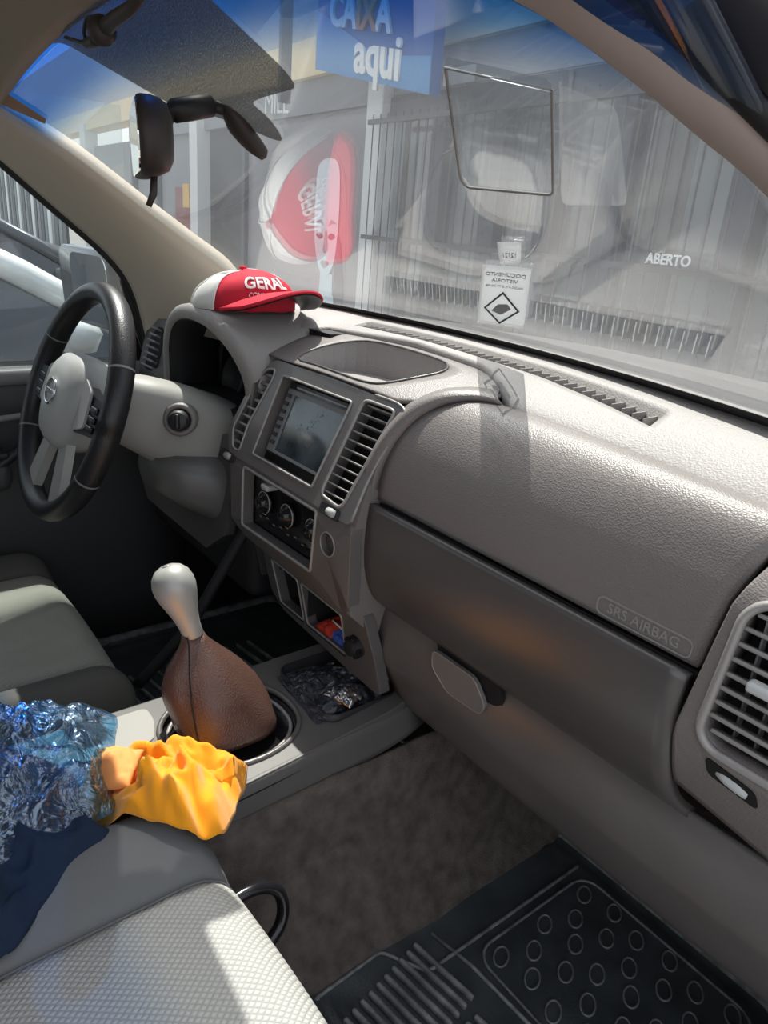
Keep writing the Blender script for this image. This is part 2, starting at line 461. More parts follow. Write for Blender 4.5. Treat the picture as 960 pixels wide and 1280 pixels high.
# --- ceiling
CX = [-.74 + 1.33 * j / 24 for j in range(25)]
def side(x): return -.13 * (abs(x) / .74) ** 6
rows = [[(x, y, 1.175 + .03 * cos(x * 2) + .08 * (1 - math.exp(-(TOPY - y) * 3)) + side(x)) for x in CX] for y in [TOPY + .004 - .05 - i * .12 for i in range(16)]]
rows.insert(0, [(x, TOPY - .01, gz(x, TOPY - .01) - .020 + side(x) * .3) for x in CX])
rows.insert(0, [(x, TOPY + .012, gz(x, TOPY + .012) - .006) for x in CX])
struct(grid('ceiling', rows, 'head', thick=.02, off=1), 'beige headliner above the windshield')

# --- left pillar
inner = [(-.597, .29, 1.105), (-.588, .319, 1.075), (-.549, .408, 1.02), (-.533, .513, .949), (-.518, .595, .894), (-.505, .66, .85), (-.50, .70, .80)]
outer = [(-.67, .20, 1.10), (-.682, .30, 1.033), (-.69, .42, .935), (-.695, .515, .855), (-.70, .562, .79), (-.70, .585, .70), (-.70, .60, .62)]
rows = []
I = spline(inner, 4); O = spline(outer, 4)
for a, b in zip(I, O):
    row = []
    for k in range(9):
        t = k / 8; p = a.lerp(b, t); bul = .018 * sin(pi * t) ** .7
        row.append((p.x + bul * .8, p.y - bul * .6, p.z)); 
    row.append((b.x - .02, b.y + .02, b.z)); row.insert(0, (a.x - .01, a.y + .02, a.z + .01))
    rows.append(row)
struct(grid('trim_1', rows, 'pillar', thick=.006, off=-1), 'beige trim of the driver side front pillar')
# black seal along its rear edge
tube_path = [(-.675, .17, 1.11)] + [tuple(p + Vector((-.004, -.003, -.004))) for p in O] + [(-.703, .60, .56)]
sl = tube('trim_2', tube_path, [.009] * len(tube_path), 'rubber'); struct(sl, 'black rubber door seal beside the driver side pillar')
# black mirror sail behind the pillar foot
struct(grid('trim_3', [[(-.713, .545, .86), (-.713, .60, .80), (-.713, .66, .64)], [(-.713, .540, .80), (-.713, .56, .72), (-.713, .585, .64)]], 'rubber', thick=.012), 'black sail panel at the corner of the driver door window')

# --- right pillar, beside the camera
inner = [(.42, .30, 1.125), (.473, .345, 1.085), (.521, .361, 1.061), (.566, .389, 1.03), (.597, .411, 1.006), (.628, .436, .981), (.655, .49, .94), (.675, .56, .89), (.69, .66, .82)]
outer = [(.53, .30, 1.115), (.55, .332, 1.085), (.573, .357, 1.064), (.592, .367, 1.048), (.607, .379, 1.033), (.642, .399, 1.002), (.70, .45, .945), (.73, .52, .88), (.745, .60, .80)]
rows = []
I = spline(inner, 4); O2 = spline(outer, 4)
for a, b in zip(I, O2):
    row = [(a.x + .008, a.y + .02, a.z + .012)]
    for k in range(9):
        t = k / 8; p = a.lerp(b, t); bul = .010 * sin(pi * t) ** .7
        row.append((p.x - bul * .3, p.y - bul * .8, p.z - bul * .3))
    row.append((b.x + .012, b.y + .02, b.z)); rows.append(row)
struct(grid('trim_4', rows, 'pillar_r', thick=.006, off=1), 'pinkish beige trim of the passenger side front pillar')
pth = [tuple(p + Vector((.007, .002, .003))) for p in O2]
struct(tube('trim_5', pth, .008, 'rubber'), 'black rubber seal of the passenger door opening')
rows = []
for p in O2:
    q = p + Vector((.012, .006, .006))
    rows.append([q, q + Vector((.03, .008, .018)), q + Vector((.055, .03, .05)), q + Vector((.07, .06, .09))])
struct(grid('trim_6', rows, 'frame', thick=.01, off=1), 'dark painted body frame of the passenger door opening')
pth = [tuple(p + Vector((.050, .022, .040))) for p in O2]
struct(tube('trim_7', pth, .006, 'rubber'), 'outer rubber bead on the passenger door frame')

# --- floor, tunnel and footwells
rows = []
for i in range(21):
    y = -1.2 + i * .12 if i < 16 else .60 + (i - 15) * .09
    row = []
    for j in range(41):
        x = -.72 + 1.44 * j / 40
        z = 0.0
        tx = abs(x - .09)
        tun = max(0, min(1, (.24 - tx) / .13)); tun = tun * tun * (3 - 2 * tun)
        z += .20 * tun
        if y > .90: z += (y - .90) * 1.1
        z += .004 * noise.noise((x * 9, y * 9, 0))
        row.append((x, y, z))
    rows.append(row)
struct(grid('floor', rows, 'carpet', thick=.02, off=-1), 'dusty dark brown carpet over floor and tunnel')
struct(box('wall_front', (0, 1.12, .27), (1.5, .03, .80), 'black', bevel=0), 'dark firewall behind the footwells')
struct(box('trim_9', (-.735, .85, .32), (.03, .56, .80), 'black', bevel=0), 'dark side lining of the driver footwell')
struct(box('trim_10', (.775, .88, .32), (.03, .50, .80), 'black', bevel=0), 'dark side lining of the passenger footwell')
# flared carpet beside the console
cr = []
for i, y in enumerate([.18 + .05 * k for k in range(13)]):
    row = []
    for k in range(9):
        t = k / 8
        x = .213 + .056 * t ** .8
        z = .255 * (1 - t) ** 1.15 + .004 * noise.noise((x * 40, y * 40, 3))
        row.append((x, y, z))
    cr.append(row)
tc = grid('carpet_flank', cr, 'carpet', thick=.008, off=-1); keep(tc, bpy.data.objects['floor'])

# --- driver door as the left wall
dl = empty('wall_left', (-.74, 0, 0), None, None); struct(dl, 'driver door seen across the cabin')
def door_rows():
    prof = [(0, -.06), (.0, .10), (-.01, .30), (-.005, .44), (.0, .50), (.012, .56), (.012, .60), (.0, .628), (-.018, .636)]
    return [[(-.70 + a, y, z) for a, z in prof] for y in (-.9, -.5, -.1, .2, .4, .56, .66)]
keep(grid('door_panel', door_rows(), 'doorp', thick=.03, off=-1), dl)
keep(box('door_top', (-.703, -.12, .622), (.05, 1.45, .032), 'doortop', bevel=.012), dl)
keep(box('armrest', (-.665, -.02, .44), (.07, .62, .06), 'doorp', bevel=.02), dl)
keep(box('switch_panel', (-.655, .20, .484), (.045, .17, .012), 'dark', bevel=.004), dl)
for k in range(4): keep(box('window_switch', (-.655, .135 + k * .036, .495), (.026, .020, .012), 'doorp', bevel=.003), dl)
keep(tube('door_handle', [(-.668, .25, .545), (-.655, .28, .552), (-.652, .32, .556), (-.664, .36, .55)], .006, 'doortop'), dl)
keep(tube('grab_rail', spline([(-.66, .40, .575), (-.648, .33, .51), (-.645, .25, .455), (-.65, .14, .43)], 5), .010, 'dark'), dl)
dg = grid('window_2', [[(-.722, y, z) for y in (-.9, -.2, .2, .56)] for z in (.60, .8, 1.12)], 'glass_side', thick=.004)
struct(dg, 'driver door window glass')
# passenger door sill only (the door stands open)
struct(box('trim_8', (.76, -.1, .015), (.07, 1.8, .05), 'dark', bevel=.01), 'dark door sill on the passenger side')
# passenger door, swung open beside the camera; unseen, added to block light
DH = Vector((.80, .62, 0)); DV = Vector((.94, .34, 0)).normalized(); DNN = Vector((-DV.y, DV.x, 0))
ROTD = Matrix(((DV.x, DNN.x, 0), (DV.y, DNN.y, 0), (0, 0, 1)))
d1 = empty('door_1', tuple(DH), None, None); struct(d1, 'passenger door swung open out of view, added to block light')
def db(nm, u0, u1, z0, z1, t, mt_, bv=.01): return keep(box(nm, DH + DV * ((u0 + u1) / 2) + Vector((0, 0, (z0 + z1) / 2)), (u1 - u0, t, z1 - z0), mt_, bevel=bv, rot=ROTD), d1)
db('door_panel', .02, 1.0, -.15, .62, .09, 'doorp'); db('window_frame', .30, 1.0, 1.10, 1.15, .04, 'frame'); db('window_frame', .96, 1.0, .62, 1.12, .04, 'frame')
db('window_pane', .14, .97, .60, 1.11, .005, 'glass_side', 0); db('armrest', .25, .8, .36, .42, .16, 'doorp')
# rear cabin wall
struct(box('wall_back', (0, -1.35, .55), (1.45, .04, 1.2), 'seatd', bevel=0), 'rear wall of the cabin')

# ================================================================== DASHBOARD
DB = empty('dashboard', (0, .70, .30), 'worn grey dashboard with silver centre stack spanning the cabin under the windshield', 'dashboard')
def D(o, par=None):
    if par is None: return keep(o, DB)
    o.parent = par; return o
def sub(o, par):
    """sub-part: parts carry DB's inverse, so a child mesh in world coordinates needs none"""
    o.parent = par; return o

# top pad -------------------------------------------------------------
SEAM = [(-.74, .60, .745), (-.55, .60, .755), (-.24, .60, .77), (-.20, .70, .784), (0, .728, .792), (.16, .715, .787), (.235, .675, .776), (.262, .65, .767), (.295, .648, .762), (.46, .64, .754), (.60, .615, .751), (.74, .59, .745)]
rows = []
XS = sorted([-.73 + 1.47 * i / 60 for i in range(61)] + [-.158, -.1565, .4365, .438])
for i, x in enumerate(XS):
    ys, zs = interp(x, SEAM)
    ye = yb(x) + .035; row = [(x, ys + .004, zs - .03), (x, ys, zs - .004)]
    xc_ = max(-.155, min(.435, x)); yc = yb(x) - .048
    ys_ = [ys + .004 + (yc - .013 - ys - .004) * k / 8 for k in range(9)] + [yc - .0125, yc + .0125] + [yc + .013 + (ye - yc - .013) * k / 5 for k in range(6)]
    inside = -.157 < x < .437
    for q, y in enumerate(ys_):
        t = (y - ys - .004) / (ye - ys)
        z = zs + (.803 - zs) * sin(max(0, min(1, t)) * pi / 2) ** .85
        if inside and q in (9, 10): z -= .012
        row.append((x, y, z))
    rows.append(row)
D(grid('top_pad', rows, 'pad', thick=.012, off=-1))
# defroster outlet along the glass ------------------------------------
def padz(x, y):
    ys, zs = interp(x, SEAM); ye = yb(x) + .035; t = max(0, min(1, (y - ys - .004) / (ye - ys)))
    return -.0125 + zs + (.803 - zs) * sin(t * pi / 2) ** .85
dv = empty('defroster_vent', (0, 0, 0), None, None); dv.pop('label', None); D(dv)
x0, x1 = -.155, .435
def dy_(x): return yb(x) - .048
pts = [(x0 + (x1 - x0) * i / 24, dy_(x0 + (x1 - x0) * i / 24)) for i in range(25)]
bed2 = [[(x, y + d, padz(x, y + d) + .0016) for d in (-.012, .0122)] for x, y in pts]
sub(grid('vent_slot', bed2, 'black', thick=.0006), dv)
nf = 36
fins_me = None
for i in range(nf):
    x = x0 + (x1 - x0) * (i + .5) / nf; y = dy_(x)
    V = [(sx * .0009, sy * .0122, sz * .0045) for sx in (-1, 1) for sy in (-1, 1) for sz in (-1, 1)]
    if fins_me is None:
        fo = mesh('fin', V, [(0, 1, 3, 2), (4, 6, 7, 5), (0, 4, 5, 1), (2, 3, 7, 6), (0, 2, 6, 4), (1, 5, 7, 3)], 'silver', dv, smooth=False); fins_me = fo.data
    else:
        fo = bpy.data.objects.new('fin', fins_me); COL.objects.link(fo); fo.parent = dv
    fo.location = (x, y, padz(x, y) + .0065)

# airbag cover ---------------------------------------------------------
COVER = [(0, .648, .762), (.22, .622, .758), (.42, .598, .742), (.60, .579, .715), (.74, .568, .684), (.87, .563, .652), (1, .5615, .619)]
COVERS = smooth_k(COVER, 4)
LE = [(0, .240), (.22, .218), (.42, .192), (.60, .170), (.74, .157), (.87, .149), (1, .146)]
RE = [(0, .632), (.42, .627), (.60, .618), (.74, .609), (1, .602)]
rows = []
for K in COVERS:
    t, y, z = K; a = interp(t, LE)[0]; b = interp(t, RE)[0]
    row = []
    for j in range(31):
        x = a + (b - a) * j / 30
        drop = (.03 * max(0, (x - .30) / .33) ** 1.5) * max(0, 1 - t * 1.6)   # seam falls back towards the door
        row.append((x, y - drop * .9, z - drop * .25))
    rows.append(row)
D(grid('airbag_cover', rows, 'dash', thick=.012, off=-1))
D(grid('cover_seam', [[(p[0] * 1, p[1] + .006, p[2] - .006) for p in r] for r in (rows[-1], [(q[0], q[1] + .004, q[2] - .012) for q in rows[-1]])], 'black', thick=.002))
# embossed airbag plate
def srs(u, v, d):            # u along x, v up
    z = .6315 + v * .97; y = .5610 + max(0, (z - .619)) * .06 - d
    return (.545 + u, y, z)
D(prism('airbag_plate', rrect(-.050, -.0095, .050, .0095, .007), lambda u, v, d: srs(u, v, d), .0012, 'silver', holes=[rrect(-.0485, -.008, .0485, .008, .0058)]))
tx = text('airbag_lettering', 'SRS AIRBAG', .0145, lambda x, y, z: srs(x, y, .0003 + z), 'silver', extrude=.0007, bold=.0001, space=.98)
D(tx)

# glovebox door ---------------------------------------------------------
GB = smooth_k([(.5615, .613), (.5585, .585), (.558, .55), (.563, .515), (.577, .482), (.603, .457)], 3)
n = len(GB); rows = []
for i, (y, z) in enumerate(GB):
    t = i / (n - 1)
    a = .1455 + .002 * sin(pi * t) - .006 * t * t; b = .601 - .003 * sin(pi * t) + .016 * t ** 1.5
    rows.append([(a + (b - a) * j / 24, y, z) for j in range(25)])
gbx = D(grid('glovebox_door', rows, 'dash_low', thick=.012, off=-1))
# latch: a paddle standing in a dark pocket
sub(prism('latch_pocket', round_poly([(.268, .470), (.384, .470), (.384, .430), (.362, .408), (.28, .405)], .01), lambda u, v, d: (u, .5905 - (.0 if v < .455 else .006) - d, v), .004, 'black'), gbx)
def lt(u, v, d): return (u, .582 + (v - .44) * -.15 - d, v)
sub(prism('latch_handle', round_poly([(.270, .454), (.345, .454), (.364, .425), (.357, .406), (.297, .402), (.267, .425)], .010), lt, .006, 'dash'), gbx)
sub(tube('latch_edge', [lt(u, v, .006) for u, v in round_poly([(.270, .454), (.345, .454), (.364, .425), (.357, .406), (.297, .402), (.267, .425)], .010)], .0009, 'silver', closed=True, n=5), gbx)

# lower panel ------------------------------------------------------------
LP = smooth_k([(.606, .452), (.598, .43), (.593, .40), (.592, .385), (.596, .372), (.612, .335), (.634, .297), (.665, .285), (.72, .28)], 3)
rows = []
for i, (y, z) in enumerate(LP):
    t = i / (len(LP) - 1); a = .137 + .05 * t
    rows.append([(a + (.76 - a) * j / 30, y + .03 * max(0, (a + (.76 - a) * j / 30) - .62), z) for j in range(31)])
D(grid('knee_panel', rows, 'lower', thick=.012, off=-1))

# end pod with the passenger side vent ---------------------------------
PODP = smooth_k([(.785, .64, .50), (.762, .62, .60), (.745, .600, .70), (.724, .5815, .80), (.70, .5605, .90), (.66, .549, 1.0), (.61, .543, 1.1), (.56, .545, 1.2), (.51, .560, 1.3), (.46, .590, 1.4), (.43, .615, 1.5)], 4)
PK = sorted([(z, y) for z, y, _ in PODP])
def pody(z): return interp(z, PK)[0]
def pod_edge(z):           # boundary with cover and glovebox
    return interp(z, [(.43, .635), (.457, .620), (.50, .605), (.56, .602), (.619, .604), (.66, .609), (.70, .618), (.735, .630), (.785, .634)])[0]
HO = rrect(.628, .566, .745, .702, .022, n=8, skew=.05)
cxh, czh = .69, .636
def ray_to_outer(p):
    dx, dz = p[0] - cxh, p[1] - czh
    best = 9
    for s in [k / 200 for k in range(1, 1200)]:
        x, z = cxh + dx * s, czh + dz * s
        if x < pod_edge(z) + .0035 or x > .79 or z > .752 or z < .440: best = s; break
    return (cxh + dx * best, czh + dz * best)
rows = []
NP = len(HO)
outs = [ray_to_outer(p) for p in HO]
for r in range(9):
    t = r / 8
    rows.append([(a[0] + (b[0] - a[0]) * t, pody(a[1] + (b[1] - a[1]) * t) - .0035 * (t == 0) - (.004 if 0 < t < .3 else 0) * 0, a[1] + (b[1] - a[1]) * t) for a, b in zip(HO, outs)])
rows.insert(0, [(a[0], pody(a[1]) + .03, a[1]) for a in HO])
pod = D(grid('end_pod', rows, 'dash', cv=True, thick=.004, off=0))
lip = [(a[0], pody(a[1]) - .002, a[1]) for a in HO]
D(tube('vent_surround', lip, .0042, 'silver', closed=True, n=8))
rv = D(prism('air_vent', rrect(.626, .564, .747, .704, .02, skew=.05), lambda u, v, d: (u, pody(v) + .028 + d, v), .004, 'black'))
for k in range(9):
    z = .578 + k * .0135
    xa = .629 + .05 * (z - .634); xb = .744 + .05 * (z - .634)
    if k in (0, 8): xa += .006; xb -= .006
    rot = Matrix.Rotation(R(-24), 3, 'X')
    y = pody(z) + .011
    sub(box('slat', ((xa + xb) / 2, y, z), (xb - xa, .016, .0040), 'silver', bevel=.001, rot=rot, seg=1), rv)
for k in range(6):
    xx = .645 + k * .018
    sub(box('vane', (xx, pody(.634) + .022, .634), (.0016, .008, .12), 'doortop', bevel=0), rv)
kb = sub(box('vane_knob', (.668, pody(.638) - .001, .638), (.034, .012, .0095), 'off_white', bevel=.003), rv)
# shut-off wheel below
slot = D(prism('wheel_slot', round_poly([(.636, .559), (.680, .552), (.685, .536), (.640, .542)], .006), lambda u, v, d: (u, pody(v) - .0035 + d, v), .004, 'black'))
sub(lathe('vent_wheel', [(.0, -.012), (.0075, -.011), (.0092, -.004), (.0092, .004), (.0075, .011), (.0, .012)], 'off_white', n=20, mtx=axis_m((.661, pody(.547) + .002, .547), (1, 0, -.18)) @ Matrix.Diagonal((.8, .8, 1.25, 1))), slot)

# arch trim beside the cover ------------------------------------------------
ARK = [(.262, .645, .763), (.236, .632, .764), (.209, .609, .757), (.184, .588, .736), (.164, .569, .70), (.151, .556, .655), (.1475, .549, .60), (.1475, .5455, .55), (.147, .552, .505), (.140, .572, .465), (.134, .588, .435)]
AR = spline(ARK, 4); rows = []
for i, p in enumerate(AR):
    t = i / (len(AR) - 1); wd = .036 - .016 * sin(pi * t) + (.006 if t > .75 else 0)
    T = (AR[min(i + 1, len(AR) - 1)] - AR[max(i - 1, 0)]).normalized()
    inn = Vector((-1, -.1, .0)) if t > .3 else Vector((-1, .1 + .9 * (1 - t / .3), .25)).normalized()
    nrm = Vector((0, -1, .25 + .9 * max(0, 1 - t * 2.2))).normalized()
    a = p + Vector((.0, .008, -.006))
    rows.append([a, p + nrm * .002, p + inn * .005 + nrm * .0055, p + inn * (wd * .5) + nrm * .0065, p + inn * wd + nrm * .004, p + inn * (wd + .003) - nrm * .01])
D(grid('arch_trim', rows, 'dash', thick=.003, off=-1))
# centre hood with the open tray ------------------------------------------
def hoodz(x, y):
    t = max(0, min(1, (y - .585) / .11)); return .742 + .036 * t ** .75 + .004 * cos(x * 8) - .02 * max(0, abs(x) - .14)
# tray outline: straight side towards the cabin, round side towards the glass
TR = [(p.x, p.y) for p in spline([(-.112, .597, 0), (-.06, .594, 0), (.0, .593, 0), (.060, .594, 0), (.092, .604, 0), (.118, .640, 0), (.130, .672, 0), (.110, .694, 0), (.05, .703, 0), (-.03, .702, 0), (-.085, .684, 0), (-.115, .640, 0)], 3, closed=True)]
outp = []
for u, v in TR:
    dx, dy = u - 0, v - .635
    L = math.hypot(dx, dy)
    s = 1.0
    while True:
        s += .01; x, y = dx * s, .635 + dy * s
        if y < .586 or y > .732 or x < -.20 or x > min(.245, .165 + (y - .586) * 1.0): break
    outp.append((x, y))
rows = []
for r in range(6):
    t = r / 5; rows.append([(a[0] + (b[0] - a[0]) * t, a[1] + (b[1] - a[1]) * t, hoodz(a[0] + (b[0] - a[0]) * t, a[1] + (b[1] - a[1]) * t)) for a, b in zip(TR, outp)])
hood = D(grid('centre_hood', rows, 'dash', cv=True, thick=.003, off=-1))
rows = [[(u * s, .64 + (v - .64) * s, (hoodz(u, v) + .001 if q == 0 else .733)) for u, v in TR] for s, q in ((1.0, 0), (.93, 1))]
rows.append([(u * .02, .64 + (v - .64) * .02, .733) for u, v in TR])
D(grid('tray', rows, 'pad', cv=True, smooth=False))
D(tube('tray_lip', [(u, v, hoodz(u, v) + .0008) for u, v in TR], .0016, 'dash_low', closed=True, n=6))
# front flap line of the tray
D(box('tray_hinge', (0, .592, .7455), (.20, .003, .0015), 'dash_low', bevel=0, rot=Matrix.Rotation(R(0), 3, 'X')))

# centre bezel ------------------------------------------------------------
def up(u, v, d):   # v is z; the face leans forward at the top
    return (u, .288 + .4 * v + d * .93, v - d * .37)
UP_OUT = round_poly([(-.196, .588), (-.222, .62), (-.203, .70), (-.160, .742), (.0, .744), (.158, .741), (.168, .72), (.150, .66), (.146, .585)], .012)
RH = [(-.122, .6135), (.041, .6135), (.059, .722), (-.122, .722)]
RH = [(-.127, .6045), (.0425, .6045), (.0595, .7245), (-.122, .7245)]
VH = round_poly([(.066, .603), (.118, .599), (.147, .725), (.147, .733), (.088, .733), (.082, .728)], .012)
VL = round_poly([(-.166, .598), (-.188, .598), (-.208, .625), (-.186, .706), (-.172, .724), (-.148, .729), (-.146, .715), (-.168, .64)], .008)
bez = D(prism('centre_bezel', UP_OUT, up, .022, 'bezel', holes=[RH, VH, VL]))
bev(bez, .0022, 2)
D(prism('bezel_back', [(-.20, .60), (-.20, .70), (-.15, .73), (.15, .73), (.13, .60)], lambda u, v, d: up(u, v, d + .023), .003, 'black'))
D(prism('bezel_side', [(-.205, .45), (-.215, .66), (-.19, .72), (-.17, .735), (-.17, .45)], lambda u, v, d: (u, .575 + (v - .45) * .1 + d, v), .01, 'dash_low'))
# silver rim round each opening
def rim(nm, loop, r, par, mt='silver', f=up, d=-.0005):
    return sub(tube(nm, [f(u, v, d) for u, v in loop], r, mt, closed=True, n=6), par)
sub(tube('bezel_edge', [up(u, v, -.0005) for u, v in spline([(.10, .7425, 0), (.155, .7405, 0), (.1665, .722, 0), (.150, .66, 0), (.1465, .592, 0)], 6) and [(p.x, p.y) for p in spline([(.10, .7425, 0), (.155, .7405, 0), (.1665, .722, 0), (.150, .66, 0), (.1465, .592, 0)], 6)]], .0018, 'silver', n=6), bez)
rim('vent_rim', VH, .0024, bez); rim('vent_rim', VL, .0018, bez)
rim('radio_rim', round_poly(RH, .004, 2), .0020, bez)

# radio -----------------------------------------------------------------
rad = D(prism('radio', [(-.119, .6155), (.039, .6155), (.0555, .7205), (-.1165, .7205)], lambda u, v, d: up(u, v, d + .015), .008, 'gloss'))
def rr(u, v, d): return up(u, v, .0145 + d)
sub(prism('radio_frame', [(-.114, .6185), (.0365, .6185), (.052, .711), (-.112, .711)], lambda u, v, d: rr(u, v, -d), .003, 'doortop', holes=[[(-.094, .6225), (.0335, .6225), (.0485, .7045), (-.092, .7045)]]), rad)
scr = sub(prism('radio_screen', [(-.095, .622), (.034, .622), (.049, .705), (-.093, .705)], lambda u, v, d: rr(u, v, -d), .001, 'screen'), rad)
for k in range(7):
    sub(box('radio_button', up(-.1035, .632 + k * .0115, .010), (.010, .004, .006), 'dark', bevel=.001, rot=Matrix.Rotation(R(-22), 3, 'X')), rad)
sub(box('disc_slot', up(-.028, .7155, .0125), (.13, .003, .0022), 'silver', bevel=0, rot=Matrix.Rotation(R(-22), 3, 'X')), rad)
random.seed(3)
for k in range(16):
    t = k / 15; u = -.055 + .04 * t + random.uniform(-.006, .006); v = .66 + .028 * t + random.uniform(-.006, .006)
    if k == 0: sm = []
    sm.append((u, v))
V = []; F = []
for u, v in sm:
    s = random.uniform(.0012, .0032); b = len(V)
    for a, c in ((-s, -s * .6), (s, -s * .3), (s * .6, s), (-s * .5, s * .7)): V.append(rr(u + a, v + c, -.0013))
    F.append((b, b + 1, b + 2, b + 3))
sp = mesh('screen_smear', V, F, 'screen_dirt', rad, smooth=False, thick=.0002)

# centre vents -----------------------------------------------------------
cv = D(prism('air_vent', [(-.0 + u, v) for u, v in VH], lambda u, v, d: up(u, v, d + .020), .003, 'black'))
for k in range(11):
    v = .6085 + k * .0118
    ua, _ = interp(v, [(.603, .067, 0), (.728, .084, 0)]); ub = interp(v, [(.599, .119), (.725, .146)])[0]
    if k == 10: ua += .006; ub -= .003
    p = Vector(up((ua + ub) / 2, v, .008))
    sub(box('slat', p, (ub - ua, .015, .0026), 'silver', bevel=.0009, rot=Matrix.Rotation(R(-32), 3, 'X'), seg=1), cv)
lv = D(prism('air_vent', VL, lambda u, v, d: up(u, v, d + .020), .003, 'black'))
for k in range(9):
    v = .608 + k * .0135
    ua = interp(v, [(.598, -.188), (.625, -.207), (.706, -.185), (.724, -.172)])[0]; ub = interp(v, [(.598, -.168), (.64, -.167), (.72, -.146)])[0]
    p = Vector(up((ua + ub) / 2, v, .008))
    sub(box('slat', p, (ub - ua, .014, .0058), 'bezel', bevel=.0015, rot=Matrix.Rotation(R(-32), 3, 'X'), seg=1), lv)
# little wheels under the vents
for (u, v) in ((.098, .5895), (-.196, .583)):
    sw = D(prism('vent_switch', rrect(u - .022, v - .007, u + .022, v + .007, .004), lambda a, b, d: up(a, b, d - .002), .004, 'dark'))
    sub(lathe('switch_wheel', [(0, -.009), (.005, -.008), (.006, 0), (.005, .008), (0, .009)], 'hub' if u > 0 else 'silver', n=16, mtx=axis_m(up(u + .006, v, -.002), (1, 0, 0))), sw)

# lower bezel with the heater panel --------------------------------------
def lo(u, v, d):
    y = .5185 + max(0, v - .565) * .35 + max(0, .485 - v) * .45
    return (u, y + d, v)
LO_OUT = round_poly([(-.188, .587), (-.176, .475), (-.155, .455), (.05, .446), (.110, .440), (.149, .457), (.150, .587)], .012)
CH = round_poly([(-.142, .580), (.069, .579), (.066, .488), (-.138, .484)], .006)
lob = D(prism('heater_bezel', LO_OUT, lo, .020, 'bezel', holes=[CH, circ(.104, .545, .0165)]))
bev(lob, .0025, 2)
rim('heater_rim', CH, .0026, lob, 'silver', lo, 0)
hp = D(prism('heater_panel', CH, lambda u, v, d: lo(u, v, d + .022), .004, 'gloss'))
for i, u in enumerate((-.098, -.030, .040)):
    mt_ = axis_m(lo(u, .533 + .002 * i, .021), (0, -1, 0))
    kn = sub(lathe('knob', [(.019, 0), (.019, .004), (.013, .005), (.011, .014), (.009, .016), (0, .016)], 'gloss', mtx=mt_, n=24), hp)
    sub(tube('dial_ring', [mt_ @ Vector((.0175 * cos(a), .0175 * sin(a), .0046)) for a in [R(-60 + 15 * k) for k in range(19)]], .0006, 'off_white', n=5), hp)
    sub(tube('dial_arc', [mt_ @ Vector((.021 * cos(a), .021 * sin(a), .0012)) for a in [R(200 + 10 * k) for k in range(8)]], .0012, 'yel' if i else 'off_white', n=5), hp)
for k in range(9):
    sub(box('dial_mark', lo(-.115 + k * .021, .503 + (k % 2) * .004, .0205), (.006, .001, .002), 'doortop', bevel=0), hp)
sub(box('air_slider', lo(-.072, .568, .010), (.020, .022, .009), 'hub', bevel=.003), hp)
lid = D(lathe('outlet_lid', [(.0158, 0), (.0158, .005), (.0145, .006), (0, .0055)], 'dash_low', mtx=axis_m(lo(.104, .545, .014), (0, -1, 0)), n=28))
sub(tube('lid_rim', [lo(.104 + .0168 * cos(a), .545 + .0168 * sin(a), -.0003) for a in [2 * pi * k / 28 for k in range(28)]], .0011, 'silver', closed=True, n=6), lid)

# lower stack with cubbies ---------------------------------------------------
def lw(u, v, d): return (u, .556 + (.43 - v) * .18 + d, v)
LW_OUT = round_poly([(-.140, .455), (-.128, .36), (-.095, .335), (.10, .322), (.175, .322), (.168, .38), (.148, .455)], .012)
H1 = round_poly([(-.108, .428), (-.028, .424), (-.024, .350), (-.096, .350)], .006)
H2 = round_poly([(-.018, .424), (.092, .420), (.094, .352), (-.014, .350)], .006)
lws = D(prism('cubby_frame', LW_OUT, lw, .018, 'lower', holes=[H1, H2])); bev(lws, .0025, 2)
rim('cubby_rim', H1, .0018, lws, 'silver', lw, 0); rim('cubby_rim', H2, .0018, lws, 'silver', lw, 0)
for (a, b) in ((-.106, -.026), (-.016, .092)):
    V = [(a, .57, .345), (b, .57, .345), (b, .57, .428), (a, .57, .428), (a, .66, .345), (b, .66, .345), (b, .66, .428), (a, .66, .428)]
    D(mesh('cubby', V, [(0, 1, 5, 4), (1, 2, 6, 5), (2, 3, 7, 6), (3, 0, 4, 7), (4, 5, 6, 7)], 'dark', smooth=False, thick=.002))
sk = D(lathe('power_socket', [(.017, 0), (.017, .004), (.013, .006), (.012, .016), (.009, .018), (0, .018)], 'black', n=20, mtx=axis_m(lw(.127, .386, 0), (.1, -1, .1))))
for k in range(5):
    a = k * 1.3; sub(box('socket_lug', lw(.127 + .014 * cos(a), .386 + .014 * sin(a), -.008), (.007, .008, .006), 'gloss', bevel=.001), sk)

# side skins joining centre stack and dash behind
for nm, x, pts in (('stack_side', .143, [(.58, .33), (.565, .42), (.53, .455), (.528, .58), (.565, .70), (.60, .74), (.75, .74), (.75, .30)]), ('stack_side', -.185, [(.58, .36), (.56, .46), (.535, .52), (.56, .70), (.60, .735), (.75, .735), (.75, .36)])):
    D(prism(nm, pts, lambda u, v, d, x=x: (x + d, u, v), .006, 'dash' if x > 0 else 'dash_low'))

